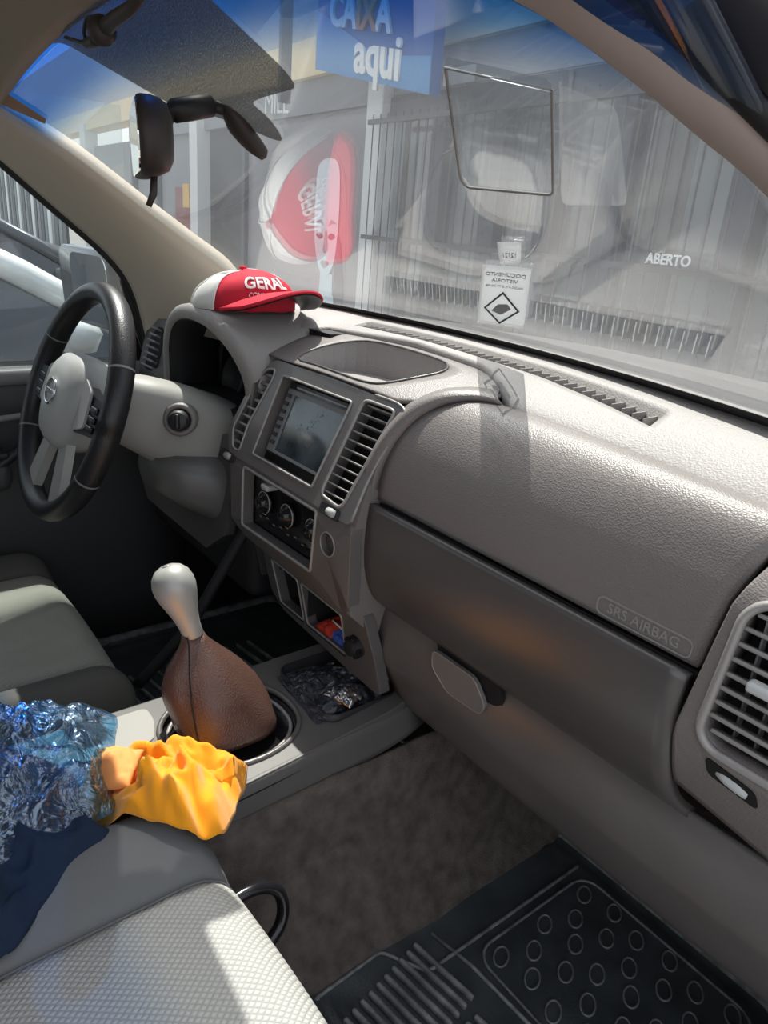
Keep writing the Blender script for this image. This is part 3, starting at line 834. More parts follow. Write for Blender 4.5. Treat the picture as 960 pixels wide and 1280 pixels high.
# driver side: instrument hood ------------------------------------------------
xc, zb = -.355, .635
LIPK = [(-.495, .625, .545), (-.492, .665, .543), (-.475, .715, .536), (-.44, .752, .53), (-.39, .772, .526), (-.32, .776, .526), (-.262, .762, .532), (-.225, .735, .542), (-.208, .70, .553), (-.212, .66, .560), (-.232, .628, .563)]
LIP = [Vector((x, y, z)) for x, z, y in spline(LIPK, 4)]
CC = Vector((-.355, .55, .66))
def ring(sc, dy, dz=0.0, q=0.0):
    out = []
    for p in LIP:
        v = p - CC; hi = max(0, v.z) / .116
        out.append(Vector((CC.x + v.x * sc, p.y + dy, CC.z + v.z * sc + dz * hi)))
    return out
rows = [ring(.97, .10), ring(.985, .04), ring(1.0, .004), ring(1.02, 0), ring(1.14, .003, .001), ring(1.19, .010, .002), ring(1.23, .05, .003), ring(1.26, .10, .002), ring(1.30, .16, -.006), ring(1.34, .24, -.03)]
D(grid('instrument_hood', rows, 'pad'))
D(box('instrument_cavity', (-.355, .70, .66), (.42, .05, .24), 'black', bevel=0))
rows = [ring(.96, .105), ring(.975, .04), ring(.992, .006)]
D(grid('hood_lining', rows, 'dark', thick=.001))
D(box('cavity_floor', (-.355, .625, .630), (.27, .11, .01), 'black', bevel=0))
for u, rr_ in ((-.07, .042), (.05, .042)):
    D(lathe('gauge', [(rr_, 0), (rr_, .01), (rr_ - .004, .012), (rr_ - .006, .004), (0, .004)], 'dark', mtx=axis_m((xc + u, .655, .655), (0, -1, .2)), n=28))
# surround below the cluster
rows = [[(x, .53 + .06 * ((x - xc) / .2) ** 2 * 0, z) for x in [xc - .19 + .36 * k / 12 for k in range(13)]] for z in (.635, .62, .60)]
pts = [(-.60, .64), (-.55, .66), (-.508, .645), (-.49, .625), (-.45, .60), (-.30, .588), (-.245, .602), (-.232, .628), (-.21, .66), (-.20, .70), (-.19, .70), (-.20, .56), (-.20, .44), (-.25, .40), (-.52, .40), (-.60, .45)]
D(prism('cluster_surround', pts, lambda u, v, d: (u, .548 + (v - .6) * .2 + d, v), .02, 'dash_low'))
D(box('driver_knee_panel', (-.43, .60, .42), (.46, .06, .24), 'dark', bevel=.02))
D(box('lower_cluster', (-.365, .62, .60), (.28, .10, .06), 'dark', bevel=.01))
# left end vent
D(prism('driver_end_panel', round_poly([(-.69, .50), (-.69, .70), (-.66, .735), (-.60, .74), (-.565, .72), (-.55, .64), (-.56, .52)], .02), lambda u, v, d: (u, .555 + (v - .6) * .25 + d, v), .03, 'dash_low'))
le = D(prism('air_vent', round_poly([(-.655, .635), (-.655, .70), (-.63, .722), (-.60, .722), (-.59, .68), (-.60, .635)], .008), lambda u, v, d: (u, .5535 + (v - .6) * .25 + d, v), .004, 'black'))
for k in range(7):
    v = .643 + k * .0125; sub(box('slat', (-.625, .549 + (v - .6) * .25, v), (.058 - .004 * k, .012, .0045), 'doortop', bevel=.001, rot=Matrix.Rotation(R(-30), 3, 'X'), seg=1), le)

# ================================================================== STEERING WHEEL AND COLUMN
sc_ = empty('steering_column', (-.33, .50, .60), 'pale grey steering column shroud with black ignition lock behind the wheel', 'steering column')
def S(o): return keep(o, sc_)
ax = Vector((0, .94, -.342)); upv = Vector((0, .342, .94))
c0 = Vector((-.34, .385, .655))
rows = []
for i, (s, wx, hu, hd) in enumerate([(0, .040, .035, .05), (.01, .052, .045, .062), (.06, .058, .052, .075), (.12, .066, .056, .09), (.19, .075, .055, .10), (.24, .08, .05, .105)]):
    c = c0 + ax * s; row = []
    for k in range(28):
        a = 2 * pi * k / 28; ca, sa = cos(a), sin(a)
        ux = wx * math.copysign(abs(ca) ** .6, ca); uz = (hu if sa > 0 else hd) * math.copysign(abs(sa) ** .7, sa)
        row.append(c + Vector((1, 0, 0)) * ux + upv * uz)
    rows.append(row)
S(grid('column_shroud', rows, 'column', cv=True, caps=True))
rows = []
for i, (y, z, wx, h) in enumerate([(.44, .53, .05, .03), (.47, .52, .085, .045), (.53, .50, .10, .06), (.60, .48, .11, .07)]):
    rows.append([(-.32 + wx * math.copysign(abs(cos(a)) ** .6, cos(a)), y, z + h * math.copysign(abs(sin(a)) ** .6, sin(a))) for a in [2 * pi * k / 24 for k in range(24)]])
S(grid('lower_shroud', rows, 'console', cv=True, caps=True))
mi = axis_m((-.272, .475, .628), (.80, -.52, .12))
S(lathe('ignition_collar', [(.027, -.02), (.027, .006), (.022, .010), (.018, .006), (.018, -.01)], 'dash', mtx=mi, n=28))
ik = S(lathe('ignition_lock', [(.017, -.01), (.017, .014), (.0155, .024), (.013, .026), (0, .026)], 'dark', mtx=mi, n=28))
o = box('key_grip', (0, 0, .026), (.008, .024, .014), 'leather', bevel=.003); o.data.transform(mi); o.parent = ik
sw = empty('steering_wheel', (-.335, .325, .655), 'black leather steering wheel with silver grey hub in front of the instruments', 'steering wheel', rot=(R(70), 0, 0))
n = 72
def rimseg(nm, a0, a1, mt, r=.0168, n=26, pad_=0):
    rows = []
    for i in range(n + 1):
        a = R(a0 + (a1 - a0) * i / n); row = []
        for j in range(14):
            b = 2 * pi * j / 14; rr_ = .174 + r * cos(b) * .95; row.append((rr_ * cos(a), rr_ * sin(a), r * 1.12 * sin(b)))
        rows.append(row)
    o = grid(nm, rows, mt, sw, cv=True, caps=True); return o
rimseg('rim', 0, 360, 'leather', n=90)
for a in (28, 152, 208, 332):
    rows = []
    for i in range(3):
        t = R(a - .5 + .5 * i); rows.append([((.174 + .0172 * cos(b)) * cos(t), (.174 + .0172 * cos(b)) * sin(t), .0192 * sin(b)) for b in [2 * pi * j / 14 for j in range(14)]])
    grid('rim_seam', rows, 'doortop', sw, cv=True)
# hub pad
hub_out = round_poly([(-.075, .035), (-.045, .075), (.045, .075), (.075, .035), (.070, -.03), (.040, -.075), (-.040, -.075), (-.070, -.03)], .03, 5)
rows = []
for s, z in ((.9, -.045), (1.0, -.02), (1.0, .004), (.93, .018), (.78, .027), (.5, .032), (.02, .034)):
    rows.append([(u * s, v * s, z) for u, v in hub_out])
hubo = grid('hub_pad', rows, 'hub', sw, cv=True, caps=True)
prism('hub_back', [(u * .8, v * .8) for u, v in hub_out], lambda u, v, d: (u, v, -.02 - d), .04, 'dark', sw)
tube('emblem', [(.021 * cos(a), .019 * sin(a) + .008, .0345) for a in [2 * pi * k / 28 for k in range(28)]], .0022, 'chrome', hubo, closed=True, n=8)
box('emblem_bar', (0, .008, .0345), (.046, .007, .003), 'chrome', hubo, bevel=.001)
for sx in (-1, 1):
    pts = [(sx * .062, .040), (sx * .11, .030), (sx * .168, .028), (sx * .168, -.022), (sx * .11, -.028), (sx * .062, -.035)]
    sp_ = prism('spoke', round_poly(pts, .006), lambda u, v, d: (u, v, .008 - .0 * u - d), .018, 'dark', sw); bev(sp_, .003)
    prism('spoke_cover', round_poly([(sx * .070, .050), (sx * .105, .036), (sx * .112, -.018), (sx * .075, -.03)], .008), lambda u, v, d: (u, v, .010 + d), .004, 'hub', sp_)
    for k in range(3): box('spoke_button', (sx * .13, .014 - k * .014, .011), (.024, .010, .005), 'gloss', sp_, bevel=.002)
    pts = [(sx * .020, -.066), (sx * .050, -.055), (sx * .085, -.150), (sx * .045, -.166)]
    ls = prism('lower_spoke', round_poly(pts, .006), lambda u, v, d: (u, v, .006 - d), .014, 'knob', sw); bev(ls, .003)

# ================================================================== GEAR LEVER
gl_ = empty('gear_lever', (.09, .375, .30), 'silver gear knob on a brown leather boot rising from the console', 'gear lever')
def G(o): return keep(o, gl_)
kc = Vector((.032, .333, .497)); stick = (kc - Vector((.088, .378, .31))).normalized()
mk = axis_m(kc, stick)
prof = [(0, .0285), (.010, .0275), (.018, .0235), (.0245, .0155), (.0275, .005), (.0275, -.004), (.0255, -.014), (.0215, -.027), (.0170, -.042), (.0140, -.058), (.0135, -.072), (.0125, -.074), (0, -.074)]
G(lathe('gear_knob', prof[::-1], 'knob', mtx=mk, n=40))
G(lathe('knob_cap', [(0, .0287), (.006, .0284), (.006, .0278), (0, .0278)], 'silver', mtx=mk, n=20))
# boot: square-ish base, gathered neck
rows = []
neck = kc + stick * -.068
base = Vector((.092, .378, .300))
NB = 48
for i in range(15):
    t = i / 14
    c = neck.lerp(base, t)
    prof_w = interp(t, [(0, .0135), (.06, .0155), (.16, .025), (.32, .043), (.52, .056), (.75, .062), (.93, .064), (1, .060)])[0]
    row = []
    for k in range(NB):
        a = 2 * pi * k / NB; ca, sa = cos(a), sin(a)
        e = 1 - .35 * t
        ux = math.copysign(abs(ca) ** e, ca); uy = math.copysign(abs(sa) ** e, sa)
        fold = 1 + .10 * sin(a * 4 + 1.0 + t * 2.5) * sin(pi * min(1, t * 1.2)) + .05 * noise.noise((ca * 2, sa * 2, t * 4)) * (t > .05)
        nx = stick * 0
        z = c.z - (.0 if t < .9 else 0)
        row.append(Vector((c.x + prof_w * .86 * ux * fold, c.y + prof_w * 1.05 * uy * fold, z + .008 * sin(a * 3) * sin(pi * t) * .6)))
    rows.append(row)
bt = G(grid('gear_boot', rows, 'boot', cv=True, thick=.0015))
# stitched seam down the boot, on the camera side
seam = []
for i in range(15):
    r0 = rows[i]; seam.append(r0[int(NB * .885) % NB] + Vector((.0012, -.0012, .0005)))
tube('boot_seam', seam, .0009, 'black', n=6, parent=bt)

# ================================================================== CENTRE CONSOLE
cn = empty('centre_console', (.09, .35, .15), 'grey plastic centre console between the seats around the gear lever', 'console')
def K(o): return keep(o, cn)
OUTC = round_poly([(-.015, -.25), (-.012, .24), (-.02, .50), (.0, .66), (.17, .66), (.192, .60), (.196, .46), (.207, .33), (.215, -.25)], .02)
well = [(.092 + .088 * math.copysign(abs(cos(a)) ** .8, cos(a)) * .95, .383 + .092 * sin(a)) for a in [2 * pi * k / 40 for k in range(40)]]
well = [(max(.006, min(.178, u)), v) for u, v in well]
tray = rrect(.02, .495, .165, .62, .02)
def ct(u, v, d):
    return (u, v, .300 + .012 * max(0, (v - .50) / .12) - d)
top = K(prism('console_top', OUTC, ct, .012, 'console', holes=[well, tray])); bev(top, .004, 3)
K(grid('gear_well', [[(u, v, .299) for u, v in well], [(.092 + (u - .092) * .93, .38 + (v - .38) * .93, .288) for u, v in well], [(.092 + (u - .092) * .3, .38 + (v - .38) * .3, .286) for u, v in well]], 'gloss', cv=True, thick=.002, off=0))
K(tube('well_ring', [(u, v, .301) for u, v in well], .004, 'lower', closed=True, n=8))
K(tube('well_ring', [(.092 + (u - .092) * .88, .38 + (v - .38) * .88, .292) for u, v in well], .003, 'silver', closed=True, n=8))
K(grid('console_tray', [[(u, v, .312) for u, v in tray], [(u * .96 + .004, v * .98 + .01, .285) for u, v in tray], [(.092 + (u - .092) * .1, .557 + (v - .557) * .1, .285) for u, v in tray]], 'dark', cv=True, thick=.002, off=0))
# right side wall with its curved lower edge
rows = []
for i in range(25):
    y = -.25 + .90 * i / 24
    xt = interp(y, [(-.25, .214), (.33, .206), (.46, .196), (.60, .191), (.65, .18)])[0]
    zl = interp(y, [(-.25, .08), (.18, .085), (.27, .105), (.36, .18), (.46, .245), (.65, .262)])[0]
    row = [(xt - .004, y, .3005), (xt + .002, y, .297)]
    for k in range(1, 6):
        t = k / 5; row.append((xt + .002 + .012 * t, y, .297 + (zl - .297) * t))
    rows.append(row)
K(grid('console_side', rows, 'console', thick=.004, off=-1))
rows = [[(-.014, y, .30), (-.018, y, .2), (-.018, y, .05)] for y in (-.25, .2, .5, .64)]
K(grid('console_side', rows, 'console', thick=.004))
K(tube('side_groove', [(interp(y, [(-.25, .2175), (.33, .2095), (.46, .1995), (.62, .194)])[0], y, .2815) for y in [-.2 + .8 * k / 20 for k in range(21)]], .0012, 'black', n=5))
# pale plate left of the boot: the sunlit patch put into its colour
sun_patch = K(prism('console_sun_patch', round_poly([(.0, .20), (.0, .30), (.03, .30), (.07, .285), (.075, .20)], .01), lambda u, v, d: (u, v, .3015 - d), .003, 'column'))

# things in the console tray and cubby
def crumple(name, corners, h, seed, material, nu=26, nv=20, amp=.012, freq=28, thick=.0012, par=None, base=.0, fall=1.0):
    """a crumpled sheet over a quad (a, b, c, d), creased with ridged noise"""
    a, b, c, d = [Vector(p) for p in corners]; rows = []
    for i in range(nu + 1):
        row = []
        for j in range(nv + 1):
            s, t = i / nu, j / nv
            p = a.lerp(b, s).lerp(d.lerp(c, s), t)
            q = Vector((p.x * freq + seed, p.y * freq, seed * 1.7))
            r = 1 - abs(noise.noise(q)) * 2; r2 = 1 - abs(noise.noise(q * 2.3)) * 2
            env = (sin(pi * min(1, max(0, s))) * sin(pi * min(1, max(0, t)))) ** .45 * fall + (1 - fall)
            e = noise.noise(Vector((s * 5 + seed, t * 5, 2))) * .18
            p = p + (b - a) * (e * .12) + (d - a) * (noise.noise(Vector((t * 5 + seed, s * 5, 7))) * .03)
            p.z += h * env + amp * (r * .7 + r2 * .35 - .5) * env + base
            row.append(p)
        rows.append(row)
    return grid(name, rows, material, par, thick=thick, off=0)
pk = crumple('plastic_packet', [(.03, .49, .302), (.05, .60, .306), (.165, .605, .306), (.155, .482, .302)], .018, 3.1, 'film_dark', amp=.014)
tag(pk, 'black plastic packet crumpled in the front tray of the console', 'packet')
c2 = crumple('dark_cloth', [(.04, .50, .300), (.05, .595, .300), (.15, .59, .300), (.145, .49, .300)], .012, 8.2, 'navy', amp=.008)
tag(c2, 'dark folded content inside the plastic packet in the console tray', 'cloth')
c3 = crumple('foil_wrapper', [(.118, .515, .315), (.110, .55, .315), (.155, .56, .315), (.165, .53, .315)], .007, 5.2, 'chrome', amp=.012, freq=70)
tag(c3, 'small shiny silver foil wrapper on the console packet', 'wrapper')
wl_ = []
for k, (mt_, col) in enumerate((('redpaint', 'red'), ('bluepaint', 'blue'))):
    o = crumple('wrapper', [(.0 + k * .025, .575 + k * .004, .349), (.045 + k * .035, .575, .349), (.045 + k * .035, .62, .35), (.005 + k * .02, .62, .35)], .016 - .006 * k, 2 + k * 3, mt_, amp=.010, freq=60)
    tag(o, 'crumpled %s wrapper in the cubby below the heater controls' % col, 'wrapper', 'wrappers in the cubby')
cb = tube('charging_cable', spline([(.02, .60, .362), (.035, .585, .375), (.06, .58, .378), (.08, .59, .366), (.06, .61, .362)], 5), .0016, 'signw', n=6)
tag(cb, 'thin white cable coiled in the cubby below the heater controls', 'cable')

# ================================================================== SEATS
def seat(name, xa, xb, yf, z, label, insert_mt, plain_mt, ix0, ix1):
    root = empty(name, ((xa + xb) / 2, -.10, 0), label, 'seat', 'front seats')
    def top(x, y):
        e = 0
        for q in (ix0, ix1): e -= .006 * math.exp(-((x - q) / .008) ** 2)
        if x < ix0: e += .018 * sin(pi * min(1, (ix0 - x) / (ix0 - xa)) * .75)
        if x > ix1: e += .018 * sin(pi * min(1, (x - ix1) / (xb - ix1)) * .75)
        e += .012 * sin(pi * max(0, min(1, (x - ix0) / (ix1 - ix0)))) * 1
        return z + e
    def section(x, edge=0):
        """from the rear over the top and down the front"""
        pts = []; zt = top(x, 0); r = .055
        rr_ = edge
        for k in range(16): 
            y = -.36 + (yf - r + .36) * k / 15
            dip = -.007 * math.exp(-((y - .02) / .012) ** 2) if ix0 < x < ix1 else 0
            pts.append((x, y, zt - rr_ + dip))
        for k in range(1, 9):
            a = pi / 2 * k / 8; pts.append((x, yf - r + (r - rr_ * .3) * sin(a), zt - rr_ - r + r * cos(a)))
        for k in range(1, 5): pts.append((x, yf - rr_ * .3 - .01 * k, zt - rr_ - r - .03 * k))
        return pts
    def strip(nm, x0, x1, mt, side=0, n=14):
        rows = []
        for i in range(n + 1):
            t = i / n; x = x0 + (x1 - x0) * t
            e = 0
            if side < 0 and t < .35: e = .030 * (1 - math.sqrt(max(0, 1 - ((.35 - t) / .35) ** 2)))
            if side > 0 and t > .65: e = .030 * (1 - math.sqrt(max(0, 1 - ((t - .65) / .35) ** 2)))
            rows.append(section(x, e))
        if side: 
            q = rows[0] if side < 0 else rows[-1]
            low = [(p[0] + side * .004, p[1] - .004, min(p[2], z) - .09 if k < 24 else p[2] - .02) for k, p in enumerate(q)]
            rows = [low] + rows if side < 0 else rows + [low]
        return keep(grid(nm, rows, mt, thick=.01, off=-1), root)
    strip('bolster', xa, ix0, plain_mt, -1); strip('cushion', ix0, ix1, insert_mt, 0, 22); strip('bolster', ix1, xb, plain_mt, 1)
    keep(tube('piping', [(p[0], p[1], p[2] + .001) for p in section(ix0)], .0016, plain_mt, n=6), root)
    keep(tube('piping', [(p[0], p[1], p[2] + .001) for p in section(ix1)], .0016, plain_mt, n=6), root)
    keep(box('seat_base', ((xa + xb) / 2, -.06, z - .17), (xb - xa - .06, .56, .12), 'dark', bevel=.02), root)
    for xx in (xa + .06, xb - .06): keep(box('seat_rail', (xx, -.05, .035), (.04, .52, .05), 'black', bevel=.004), root)
    # backrest behind the camera's view
    rows = []
    for i in range(13):
        t = i / 12; yy = -.34 - .16 * t; zz = z - .02 + .62 * t; wd = (xb - xa) / 2 * (1 - .25 * t ** 3)
        row = []
        for k in range(28):
            a = 2 * pi * k / 28; ca, sa = cos(a), sin(a)
            row.append(((xa + xb) / 2 + wd * math.copysign(abs(ca) ** .5, ca), yy + .055 * math.copysign(abs(sa) ** .6, sa) * (1 - .3 * t), zz))
        rows.append(row)
    keep(grid('backrest', rows, plain_mt, cv=True, caps=True), root)
    return root
ps = seat('passenger_seat', .205, .735, .270, .328, 'light grey honeycomb cloth passenger seat in the near lower left corner', 'honey', 'seat', .325, .625)
ds = seat('driver_seat', -.665, -.122, .335, .262, 'ribbed grey cloth driver seat with dark bolster behind the steering wheel', 'ribbed', 'seatd', -.575, -.20)
keep(tube('adjuster_bar', spline([(.29, .245, .215), (.285, .31, .222), (.292, .345, .205), (.31, .335, .17), (.33, .26, .15)], 6), .0075, 'gloss'), ps)

# ================================================================== CLOTHS AND BAG ON THE SEAT
def cloth_blob(name, outline, zfun, seed, material, amp, freq, parent=None, rings=26, thick=.0014, stretch=(1, 1)):
    c = Vector((sum(p[0] for p in outline) / len(outline), sum(p[1] for p in outline) / len(outline)))
    O_ = [Vector(p) for p in spline([(x, y, 0) for x, y in outline], 8, closed=True)]
    rows = []
    for r in range(rings + 1):
        s = .02 + .98 * r / rings; row = []
        for p in O_:
            x = c.x + (p.x - c.x) * s; y = c.y + (p.y - c.y) * s
            q = Vector((x * freq * stretch[0] + seed, y * freq * stretch[1], seed))
            q += .6 * noise.noise_vector(q * .5)
            rd = 1 - 2 * abs(noise.noise(q)); rd2 = 1 - 2 * abs(noise.noise(q * 2.2 + Vector((5, 1, 2))))
            edge = 1 - s ** 5
            z = zfun(x, y, s) + amp * (rd * .8 + rd2 * .34 - .42) * (.25 + .75 * edge)
            row.append((x + .004 * noise.noise(q * 1.5), y + .004 * noise.noise(q * 1.5 + Vector((9, 9, 9))), z))
        rows.append(row)
    return grid(name, rows, material, parent, cv=True, thick=thick, off=1)
def oz(x, y, s):
    base = .308 if x < .20 else .308 + (.352 - .308) * min(1, (x - .20) / .03)
    if x > .21 and y > .215: base = .352 - .5 * max(0, y - .225)
    return base + .034 * (1 - s ** 2.5) + .002
oc = cloth_blob('orange_cloth', [(.132, .187), (.103, .215), (.092, .255), (.105, .290), (.140, .320), (.172, .345), (.205, .348), (.238, .315), (.262, .300), (.292, .268), (.288, .238), (.262, .215), (.236, .196), (.215, .178), (.18, .168)], oz, 4.4, 'orange', .040, 16, stretch=(.75, 1.6), rings=40)
tag(oc, 'bright orange cleaning cloth crumpled over console and seat edge', 'cloth')
fo = crumple('folded_flap', [(.112, .200, .352), (.150, .243, .358), (.205, .205, .362), (.165, .166, .345)], .012, 9.1, 'peach', amp=.014, freq=34, par=oc, nu=20, nv=20, thick=.0015)
f3 = crumple('folded_flap', [(.165, .235, .362), (.20, .275, .362), (.25, .245, .362), (.215, .205, .358)], .010, 5.3, 'orange', amp=.016, freq=40, par=oc, nu=20, nv=20, thick=.0015)

bag = empty('plastic_bag', (.10, .09, .33), 'clear blue tinted plastic bag lying on the inner edge of the passenger seat', 'bag')
bo = [(.052, .232), (.066, .240), (.085, .232), (.14, .212), (.205, .188), (.216, .172), (.235, .12), (.265, .05), (.27, -.04), (.16, -.08), (.02, -.06), (-.05, .0), (-.02, .10), (.02, .17)]
keep(cloth_blob('bag_film', bo, lambda x, y, s: .345 + .060 * (1 - s ** 3), 2.2, 'film', .026, 24, thick=.0006), bag)
nc = cloth_blob('navy_cloth', [(.10, .16), (.16, .17), (.215, .165), (.236, .178), (.255, .14), (.292, .088), (.318, .060), (.31, .02), (.25, -.02), (.10, -.04), (.02, .0), (.03, .10)], lambda x, y, s: .335 + .030 * (1 - s ** 2.5), 6.7, 'navy', .030, 20)
tag(nc, 'dark navy cloth spilling out of the plastic bag onto the seat', 'cloth')

# ================================================================== RUBBER MATS
def floor_mat(name, x0, x1, y0, y1, label, full=True):
    root = empty(name, ((x0 + x1) / 2, (y0 + y1) / 2, .006), label, 'floor mat', group='rubber mats in the two footwells')
    out = round_poly([(x0, y0), (x0, y1), (x1, y1), (x1, y0)], .035, 5)
    cx_, cy_ = (x0 + x1) / 2, (y0 + y1) / 2
    def sh(p, d): return (cx_ + (p[0] - cx_) * (1 - 2 * d / (x1 - x0)), cy_ + (p[1] - cy_) * (1 - 2 * d / (y1 - y0)))
    rows = [[(*sh(p, d), z) for p in out] for d, z in ((0, .004), (.0, .020), (.004, .026), (.012, .026), (.022, .018), (.034, .013), (.04, .016), (.045, .012), (.09, .012), (.16, .012))]
    keep(grid('mat_tray', rows, 'mat', cv=True, caps=True), root)
    rows = [[(*sh(p, d), z) for p in out] for d, z in ((.003, .0266), (.013, .0268), (.024, .0185))]
    keep(grid('mat_border', rows, 'matedge', cv=True, thick=.001), root)  # pale strip; its colour carries the light on the raised rim
    return root
pm = floor_mat('rubber_mat', .272, .71, .36, .90, 'worn black rubber mat with ribs and oval studs in passenger footwell')
keep(tube('mat_ridge', [(u, v, .0150) for u, v in rrect(.388, .608, .675, .850, .03)], .0022, 'matedge', closed=True, n=6), pm)
# raised frame line
keep(tube('mat_ridge', [(u, v, .0155) for u, v in round_poly([(.318, .385), (.312, .50), (.372, .535), (.372, .86)], .01)], .0028, 'matedge', n=6), pm)
rib_me = None
for g, (ux, uy, ln, nb) in enumerate(((.330, .522, .105, 12), (.452, .522, .105, 12), (.574, .522, .105, 12))):
    for k in range(nb):
        y = .552 - k * .0155 - g * .0
        xs = ux + (.012 * k * .28 if g == 0 else 0)
        if rib_me is None:
            o = box('rib', (0, 0, 0), (.105, .0072, .010), 'matedge', bevel=.002, seg=1); rib_me = o
        else:
            o = rib_me.copy(); COL.objects.link(o)
        o.parent = pm; o.location = (xs + .0525 - pm.location.x, y - pm.location.y, .0165 - pm.location.z)
        o.rotation_euler = (0, 0, R(8))
keep(tube('mat_ridge', [(.33, .578, .0145), (.40, .592, .0145), (.68, .606, .0145)], .0030, 'matedge', n=6), pm)
ring_o = None
for i in range(6):
    for j in range(5):
        x = .412 + i * .047 + (j % 2) * .020; y = .636 + j * .046 + (i % 2) * .012
        zz = .014
        if ring_o is None:
            ring_o = tube('stud_ring', [(.0100 * cos(a), .0165 * sin(a), 0) for a in [2 * pi * k / 16 for k in range(16)]], .0016, 'matrim', closed=True, n=6); o = ring_o
        else: o = ring_o.copy(); COL.objects.link(o)
        o.parent = pm; o.location = (x - pm.location.x, y - pm.location.y, zz - pm.location.z); o.rotation_euler = (0, 0, R(30))
dm = floor_mat('rubber_mat', -.66, -.20, .38, .90, 'black rubber floor mat in dark driver footwell below the wheel')
for k in range(12):
    o = rib_me.copy(); COL.objects.link(o); o.parent = dm
    o.location = (-.30 - dm.location.x, .42 + k * .028 - dm.location.y, .0165 - dm.location.z)
for k in range(12):
    o = rib_me.copy(); COL.objects.link(o); o.parent = dm
    o.location = (-.44 - dm.location.x, .42 + k * .028 - dm.location.y, .0165 - dm.location.z)
# pedals
for nm, x, lab in (('clutch_pedal', -.46, 'black clutch pedal in the dark driver footwell, leftmost'), ('brake_pedal', -.36, 'black brake pedal in the dark driver footwell, in the middle'), ('accelerator_pedal', -.26, 'black accelerator pedal in the dark driver footwell, nearest the console')):
    r_ = empty(nm, (x, .80, .12), lab, 'pedal', 'foot pedals in the driver footwell')
    keep(box('pedal_pad', (x, .80, .14), (.055 if x < -.3 else .04, .012, .05 if x < -.3 else .10), 'rubber', bevel=.004, rot=Matrix.Rotation(R(-25), 3, 'X')), r_)
    keep(tube('pedal_arm', [(x, .81, .16), (x, .86, .30), (x, .92, .42)], .008, 'black', n=8), r_)
# dark tunnel flank strut on the driver side
cvr = tube('kick_panel', spline([(-.20, .36, .20), (-.175, .44, .30), (-.165, .50, .40), (-.16, .56, .50)], 6), [.010] * 19, 'black', n=8); D(cvr)

# ================================================================== REAR VIEW MIRROR
rm = empty('rearview_mirror', (-.03, .47, 1.05), 'dark brown rear view mirror on an arm fixed to the windshield', 'mirror')
nrm = Vector((-.315, -.945, -.03)).normalized()
mc = Vector((-.056, .343, 1.016))
ex = Vector((nrm.y, -nrm.x, 0)).normalized() * -1   # along the long side
if ex.x < 0: ex = -ex
ez = ex.cross(-nrm).normalized()
if ez.z < 0: ez = -ez
def mp(u, v, d): return mc + ex * u + ez * v - nrm * d
mo = rrect(-.118, -.038, .118, .038, .036, n=7)
rows = []
for s, d in ((.97, -.004), (1.0, 0), (1.0, .008), (.96, .017), (.85, .026), (.6, .032), (.02, .034)):
    rows.append([mp(u - (0 if abs(u) < 1 else 0) * 0 if s == 1 else u * s + 0, v * s, d) for u, v in mo])
hs = keep(grid('mirror_housing', rows, 'brown', cv=True, caps=True), rm)
keep(prism('mirror_glass', [(u * .94, v * .92) for u, v in mo], lambda u, v, d: mp(u, v, -.0045 - d), .0015, 'mirror'), rm)
keep(tube('dip_lever', [mp(.03, -.036, .012), mp(.03, -.055, .010), mp(.03, -.068, .004)], [.004, .0045, .0035], 'brown', n=8), rm)
hp0 = Vector((-.040, .372, 1.048)); hp1 = Vector((-.036, .420, 1.061))
keep(tube('mirror_arm', [mp(.01, .01, .028), hp0, hp0.lerp(hp1, .1), hp0.lerp(hp1, .5), hp1, hp1 + Vector((-.001, .004, .0015))], [.006, .0075, .0125, .013, .0125, .006], 'dark', n=14), rm)
# foot on the glass
fx = []
for s, d in ((1, 0), (.95, .008), (.75, .016), (.35, .020), (.02, .021)):
    fx.append([(-.03 + u * s, .462 + v * s, gz(-.03 + u * s, .462 + v * s) - .004 - d) for u, v in [(.016 * cos(a) * (1 - .45 * sin(a)), .030 * sin(a)) for a in [2 * pi * k / 24 for k in range(24)]]])
keep(grid('mirror_foot', fx, 'brown', cv=True, caps=True), rm)
keep(tube('ball_joint', [hp1, Vector((-.034, .442, 1.058))], .007, 'dark', n=10), rm)

# sun visor pivot and clip near the header
vc = empty('visor_clip', (-.03, .30, 1.12), 'brown visor clip with bent wire hanging under the headliner edge', 'clip')
keep(tube('clip_arm', [(.09, .30, 1.133), (.05, .30, 1.120), (.005, .30, 1.117), (-.02, .30, 1.113)], [.006, .006, .007, .008], 'brown', n=10), vc)
keep(lathe('clip_head', [(0, -.012), (.010, -.010), (.015, 0), (.011, .009), (0, .012)], 'brown', mtx=axis_m((-.035, .30, 1.112), (1, -.2, .1)), n=18), vc)
keep(box('clip_jaw', (-.068, .30, 1.105), (.030, .012, .010), 'brown', bevel=.004), vc)
keep(tube('clip_wire', spline([(-.04, .296, 1.122), (-.065, .296, 1.126), (-.078, .296, 1.115), (-.072, .296, 1.104)], 5), .0018, 'dark', n=6), vc)
keep(tube('clip_wire', [(-.06, .298, 1.105), (-.10, .298, 1.108), (-.150, .298, 1.118)], .0022, 'dark', n=6), vc)
